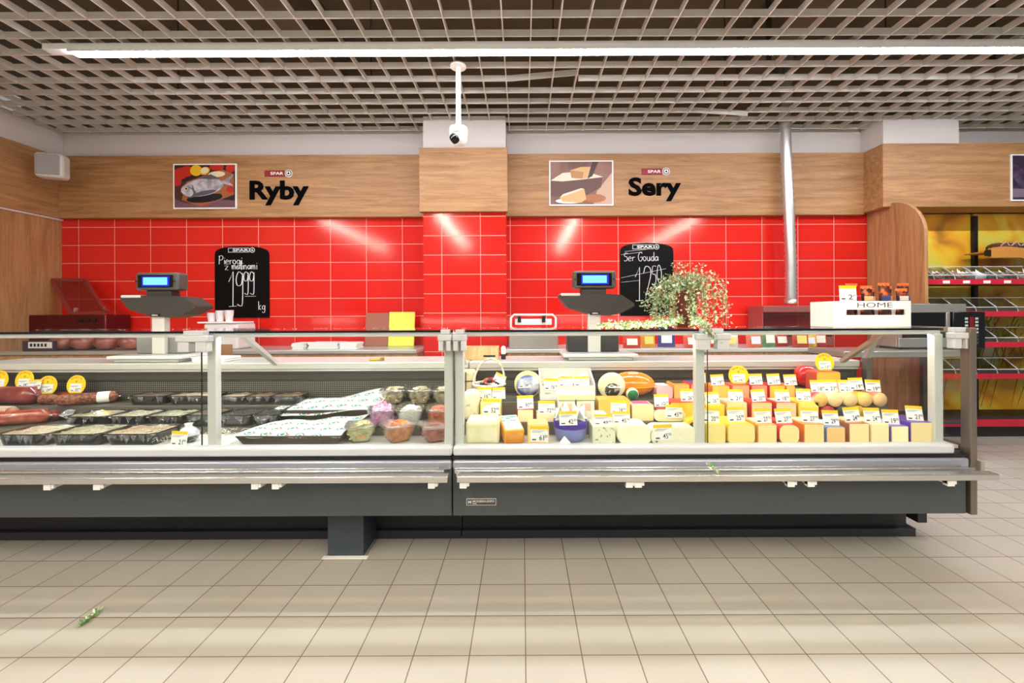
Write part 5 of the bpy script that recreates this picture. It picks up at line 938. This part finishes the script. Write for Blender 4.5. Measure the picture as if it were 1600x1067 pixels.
YG_ = [mix2('#c9c47a', '#e6e2ac', 30, .4, coat=.4), mat('#dcd690', .4, coat=.4), mat('#a8b060', .4, coat=.4), mat('#e8a060', .4, coat=.4)]; CA_ = [mix2('#d86a28', '#f09a3c', 30, .4, coat=.4), mat('#f09030', .4, coat=.4), mat('#c8401c', .4, coat=.4), mat('#e8b050', .4, coat=.4)]; RD_ = [mix2('#a82c18', '#d85830', 30, .4, coat=.4), mat('#c83a1c', .4, coat=.4), mat('#8a1c14', .4, coat=.4), mat('#e07038', .4, coat=.4)]
bowl(564, 2.25, Z1, .076, .085, .3, YG_, 'bowl of pale green pasta ring salad at the front', 'ring', .02, 60); bowl(622, 2.25, Z1, .084, .09, .62, CA_, 'square bowl of orange carrot salad at the front', 'shred', .025, 150); bowl(679, 2.25, Z1, .08, .085, .5, RD_, 'bowl of dark red pepper salad by the post', 'shred', .015, 140)
# ================================================================== ON THE WORK LEDGE AND THE GLASS TOP
LG = .943
def scale(u, label, plate):
    t = root('weighing_scale', label, 'scale'); DG = mat('#3f3c38', .4, .2)
    MB().rbox(-.20, .22, -.15, .14, 0, .022, .006).build('base', mat('#b8b8b4', .4, .3), t); MB().rbox(-.235, .25, -.165, .15, .023, .043, .006).build('weighing_plate', PLASTIC, t)
    MB().rbox(-.19, .16, .0, .13, .044, .17, .008).build('printer_body', plate, t); MB().rbox(-.055, .03, -.03, .02, .044, .31, .004).build('post', mat('#dcd9d4', .4), t)
    pl = [(-.25, .435), (-.245, .412), (-.19, .345), (-.06, .305), (.08, .29), (.17, .31), (.255, .355), (.25, .375), (.17, .43), (.05, .44), (-.08, .44)]
    c = MB().prism(pl, -.05, .12).build('console', DG, t, .012, seg=3); MB().rbox(-.24, -.11, -.058, .115, .425, .443, .006).build('console_edge', mat('#dcdcdc', .3), c)
    MB().rbox(-.045, .02, -.056, -.049, .296, .318, .002).build('maker_badge', mat('#1c1a18', .4), c); b = MB(); text_fit(b, 'DIBAL', -.03, .01, .303, .312, -.057, 0, .02); b.build('badge_lettering', WHITE, c)
    MB().rbox(-.10, .07, -.02, .06, .43, .475, .006).build('neck', DG, t); h = MB().rbox(-.155, .135, -.045, .055, .475, .595, .018, seg=3).build('display_head', mat('#55524e', .38, .2), t)
    MB().rbox(-.132, .104, -.049, -.044, .492, .578, .003).build('bezel', GLOSSBLACK, h); MB().box(-.102, .082, -.0505, -.0492, .502, .568).build('blue_border', mat('#1414c0', .3, emit=.8), h); MB().box(-.092, .068, -.0515, -.0507, .512, .560).build('screen', mat('#58c8ff', .3, emit=1.6), h)
    for x in (-.143, .115): MB().lathe([(0, 0), (.006, 0), (.006, .003)], n=12, M=Matrix.Translation((x, -.0475, .535)) @ Matrix.Rotation(pi/2, 4, 'X')).build('screw', BLACK, h)
    return place(t, (px(u, 2.93), 2.93, LG))
scale(256, 'dark weighing scale with blue screen before the tiled wall, beside the cups', mat('#8f8d8a', .35, .5)); s2 = scale(931, 'dark weighing scale with blue screen beside the trailing plant', mat('#2c2824', .35))
b = MB(); 
for q in ((-.13, .10, .028), (-.04, .125, .02), (.07, .10, .026)):
    b.tube([(q[0]+q[2]*cos(k*pi/8), -.001, q[1]+q[2]*sin(k*pi/8)) for k in range(16)], .003, 5, closed=True)
b.box(-.11, .02, -.002, 0, .075, .082); b.build('pale_print', mat('#c8c2b8', .5), s2)
x0, x1 = px(722, 2.87), px(779, 2.87); t = root('wooden_box', 'long pale wooden box on the work ledge before the column', 'box', ((x0+x1)/2, 2.92, LG)); MB().box(x0, x1, 2.87, 2.88, LG+.0, LG+.085).box(x0, x1, 2.98, 2.99, LG, LG+.085).box(x0, x0+.01, 2.88, 2.98, LG, LG+.085).box(x1-.01, x1, 2.88, 2.98, LG, LG+.085).build('boards', wood('#d0a468', '#efd29c', 'z'), t, .002); MB().box(x0+.01, x1-.01, 2.88, 2.98, LG, LG+.008).build('bottom', OAKX, t); MB().rbox(x1-.10, x1-.02, 2.868, 2.871, LG+.018, LG+.03, .0005).build('dark_print', INK, t)
x = px(787, 2.9); t = root('spray_bottle', 'small white bottle with dark base beside the wooden box', 'bottle', (x, 2.9, LG)); MB().lathe([(.015, 0), (.016, .02), (.014, .035)], (x, 2.9, LG), 16).build('dark_base', BLACK, t); MB().lathe([(.014, .035), (.017, .04), (.017, .075), (.010, .088), (0, .09)], (x, 2.9, LG), 16).build('white_top', WHITE, t)
x = px(588, 2.84); t = root('cleaning_brush', 'yellow handled brush lying on the work ledge', 'brush', (x, 2.84, LG)); MB().rbox(x-.045, x+.03, 2.83, 2.852, LG, LG+.016, .006).build('handle', mat('#d8b42c', .4), t); MB().rbox(x+.03, x+.05, 2.826, 2.856, LG, LG+.02, .003).build('head', mat('#a07820', .6), t)
x0, x1 = px(306, 2.83), px(358, 2.83); b = MB()
for k in range(5): b.box(x0+rnd.uniform(-.01, .01), x1+rnd.uniform(-.01, .01), 2.80, 2.95, LG+.006*k, LG+.006*k+.0055)
tag(b.build('paper_stack', mat('#f6f4f0', .7), loc=(x0, 2.87, LG)), 'flat white paper pile on the work ledge behind the counter post', 'paper')
x = px(352, 2.9); o = MB().rbox(px(340, 3.02), px(362, 3.02), 3.02, 3.035, LG, LG+.10, .004).build('cutting_board', mat('#8a5a3a', .5), loc=(x, 3.03, LG)); tag(o, 'small brown board standing on the ledge behind the paper pile', 'board')
TG = 1.1688
# HOME crate with snack bags
x0, x1 = px(1303, 2.36), px(1424, 2.36); y0, y1, zt = 2.36, 2.55, TG+.142; CR = mix2('#e9e5da', '#f2eee4', 8, .6, stretch=(1, 5, 5)); t = root('home_crate', 'white wooden crate lettered HOME on the glass top', 'crate', ((x0+x1)/2, 2.45, TG))
s0, s1, sz0, sz1 = px(1323, 2.36), px(1416, 2.36), TG+.065, TG+.096
MB().box(x0, x1, y0, y0+.009, TG, sz0).box(x0, x1, y0, y0+.009, sz1, zt).box(x0, s0, y0, y0+.009, sz0, sz1).box(s1, x1, y0, y0+.009, sz0, sz1).build('front_board', CR, t); MB().box(x0, x1, y1-.009, y1, TG, zt).build('rear_board', CR, t)
for x in (x0, x1-.012): MB().box(x, x+.012, y0+.009, y1-.009, TG, zt).build('side_board', CR, t)
MB().box(x0+.012, x1-.012, y0+.009, y1-.009, TG, TG+.008).build('bottom', CR, t); b = MB(); a = px(1340, 2.36); c = px(1395, 2.36); text_fit(b, 'HOME', a, c, TG+.106, TG+.134, y0-.001, 0, .0)
b.build('lettering', mat('#2a2826', .6), t)
BG = [('#3a1410', '#c8501c'), ('#4a1a12', '#e0661e'), ('#2c100e', '#d8581c')]
for i in range(8):
    u = 1324+13.6*i; x = px(u, 2.42); yy = 2.405+.045*(i % 2); m2 = mix2(BG[i % 3][0], BG[i % 3][1], 20, .25, .5, .62, coat=.5, bump=.4); t = root('snack_bag', 'brown and orange snack bag in the lettered crate, %s' % ['behind the price card', 'second along from the card', 'third along from the card', 'fourth along from the card', 'fifth along from the card', 'sixth along from the card', 'seventh along from the card', 'last along, by the oak partition'][i], 'snack', (x, yy, TG+.009), 'snack bags in the crate'); hh = .19+.016*((i*2) % 3)
    MB().grid(lambda s, q: Vector((x+(s-.5)*.062*(1+.1*sin(7*q)), yy-.016*sin(pi*q)*sin(pi*s), TG+.009+hh*q)), 8, 10).grid(lambda s, q: Vector((x+(s-.5)*.062*(1+.1*sin(7*q)), yy+.001+.016*sin(pi*q)*sin(pi*s), TG+.009+hh*q)), 8, 10).build('bag', m2, t)
    MB().rbox(x-.024, x+.024, yy-.0185, yy-.0150, TG+.145, TG+.17, .001).build('pale_print', mat(['#e8dcd0', '#3a4a8a', '#f0c890'][i % 3], .4), t); MB().grid(lambda s, q: Vector((x+(s-.5)*.068, yy+.003*sin(20*s), TG+.009+hh-.004+.018*q)), 12, 2).build('seal', mat('#e8702a', .3), t, solid=.0015)
card(1326, 2.372, zt+.001, '2 69', 'the lettered crate', .098, .085, lean=4)
# trailing plant
px0, py0 = px(1072, 2.44), 2.44; t = root('trailing_plant', 'trailing plant with small variegated leaves on the glass top', 'plant', (px0, py0, TG)); MB().lathe([(.045, 0), (.05, .002), (.066, .20), (.07, .205), (.06, .2), (.0, .19)], (px0, py0, TG), 24).build('pot', mix2('#4a1210', '#7a2018', 18, .6), t)
LM = [mat('#5f8f4e', .5), mat('#8fb87a', .5), mat('#dfe8cf', .5), mat('#b4cf9e', .5), mat('#c9a86a', .5)]
lf = MB(); st = MB()
def leaf(b, p, d, s_, mi):
    d = d.normalized(); sd = d.cross(Vector((rnd.uniform(-1, 1), rnd.uniform(-1, 1), rnd.uniform(.2, 1)))).normalized(); up = d.cross(sd)
    b.add([p, p+d*s_*.5+sd*s_*.3+up*s_*.1, p+d*s_, p+d*s_*.5-sd*s_*.3+up*s_*.1], [[0, 1, 2], [0, 2, 3]], mi)
def vine(b, sb, pts, dens, spread, sz=.017):
    for i in range(len(pts)-1):
        a, c = Vector(pts[i]), Vector(pts[i+1]); n = max(1, int((c-a).length*dens))
        for k in range(n):
            p = a.lerp(c, rnd.random())+Vector((rnd.gauss(0, spread), rnd.gauss(0, spread), rnd.gauss(0, spread)*.8)); leaf(b, p, Vector((rnd.uniform(-1, 1), rnd.uniform(-1.2, .6), rnd.uniform(-.8, 1))), sz*rnd.uniform(.7, 1.25), rnd.choice((0, 1, 1, 2, 2, 2, 3, 3, 4)))
    sb.tube(pts, .0016, 4)
for k in range(74):
    a = rnd.uniform(0, 2*pi); R_ = rnd.uniform(.09, .235); up = rnd.uniform(.02, .11); top = TG+.205+up; end = TG+.012 if rnd.random() < .6 else TG+rnd.uniform(.03, .16); sx = R_*cos(a)*1.0; sy = R_*sin(a)*.62
    if sx > .08 and rnd.random() < .45: continue
    vine(lf, st, [(px0+sx*.15, py0+sy*.15, TG+.19), (px0+sx*.55, py0+sy*.55, top), (px0+sx*.9, py0+sy*.9, top-.05), (px0+sx, py0+sy, (top+end)/2), (px0+sx*1.03, py0+sy*1.03, end)], 150, .013, .0185)
for k in range(9): a = rnd.uniform(0, 2*pi); vine(lf, st, [(px0, py0, TG+.2), (px0+.05*cos(a), py0+.04*sin(a), TG+.29), (px0+.10*cos(a)+.02, py0+.06*sin(a), TG+.33+.05*rnd.random())], 120, .010)
for k in range(12):
    yy = rnd.uniform(2.2, 2.4); xa = px(rnd.uniform(930, 960), yy); vine(lf, st, [(px0-.05, py0-.08, TG+.05), (px0-.2, yy, TG+.024), ((px0+xa)/2-.1, yy+rnd.uniform(-.03, .03), TG+.02), (xa, yy+rnd.uniform(-.03, .03), TG+.018)], 210, .010)
for k in range(5): xa = px(1098+3*k, 2.1); vine(lf, st, [(px0+.02, py0-.1, TG+.06), (xa, 2.2, TG+.03), (xa, 2.11, TG+.022), (xa+.01, 2.06, TG-.01-.012*k)], 170, .008)
lf.build('foliage', LM, t); st.build('stem', mat('#7a6a48', .7), t)
def sprig(p, q, label, n=26):
    t = root('leaf_sprig', label, 'sprig', p); a, b = MB(), MB(); p, q = Vector(p), Vector(q); b.tube([p, p.lerp(q, .5)+Vector((.004, 0, .004)), q], .0016, 5)
    for k in range(n): leaf(a, p.lerp(q, rnd.random())+Vector((0, 0, .004)), Vector((rnd.uniform(-1, 1), rnd.uniform(-1, 1), rnd.uniform(.05, .5))), .022, rnd.choice((0, 0, 1, 2, 3)))
    a.build('leaves', LM, t); b.build('stem', mat('#9a8a58', .7), t)
p = at(1119, 735, 1.90); sprig((p.x-.004, 1.885, .5385), (p.x+.012, 2.0, .5385), 'small leafy sprig caught on the steel tray rails')
p = at(124, 978, 1.25*670/488); q = at(156, 952, 1.25*670/462); sprig((p.x, 1.716, .003), (q.x, 1.81, .003), 'small green leafy sprig lying on the floor tiles', 34)
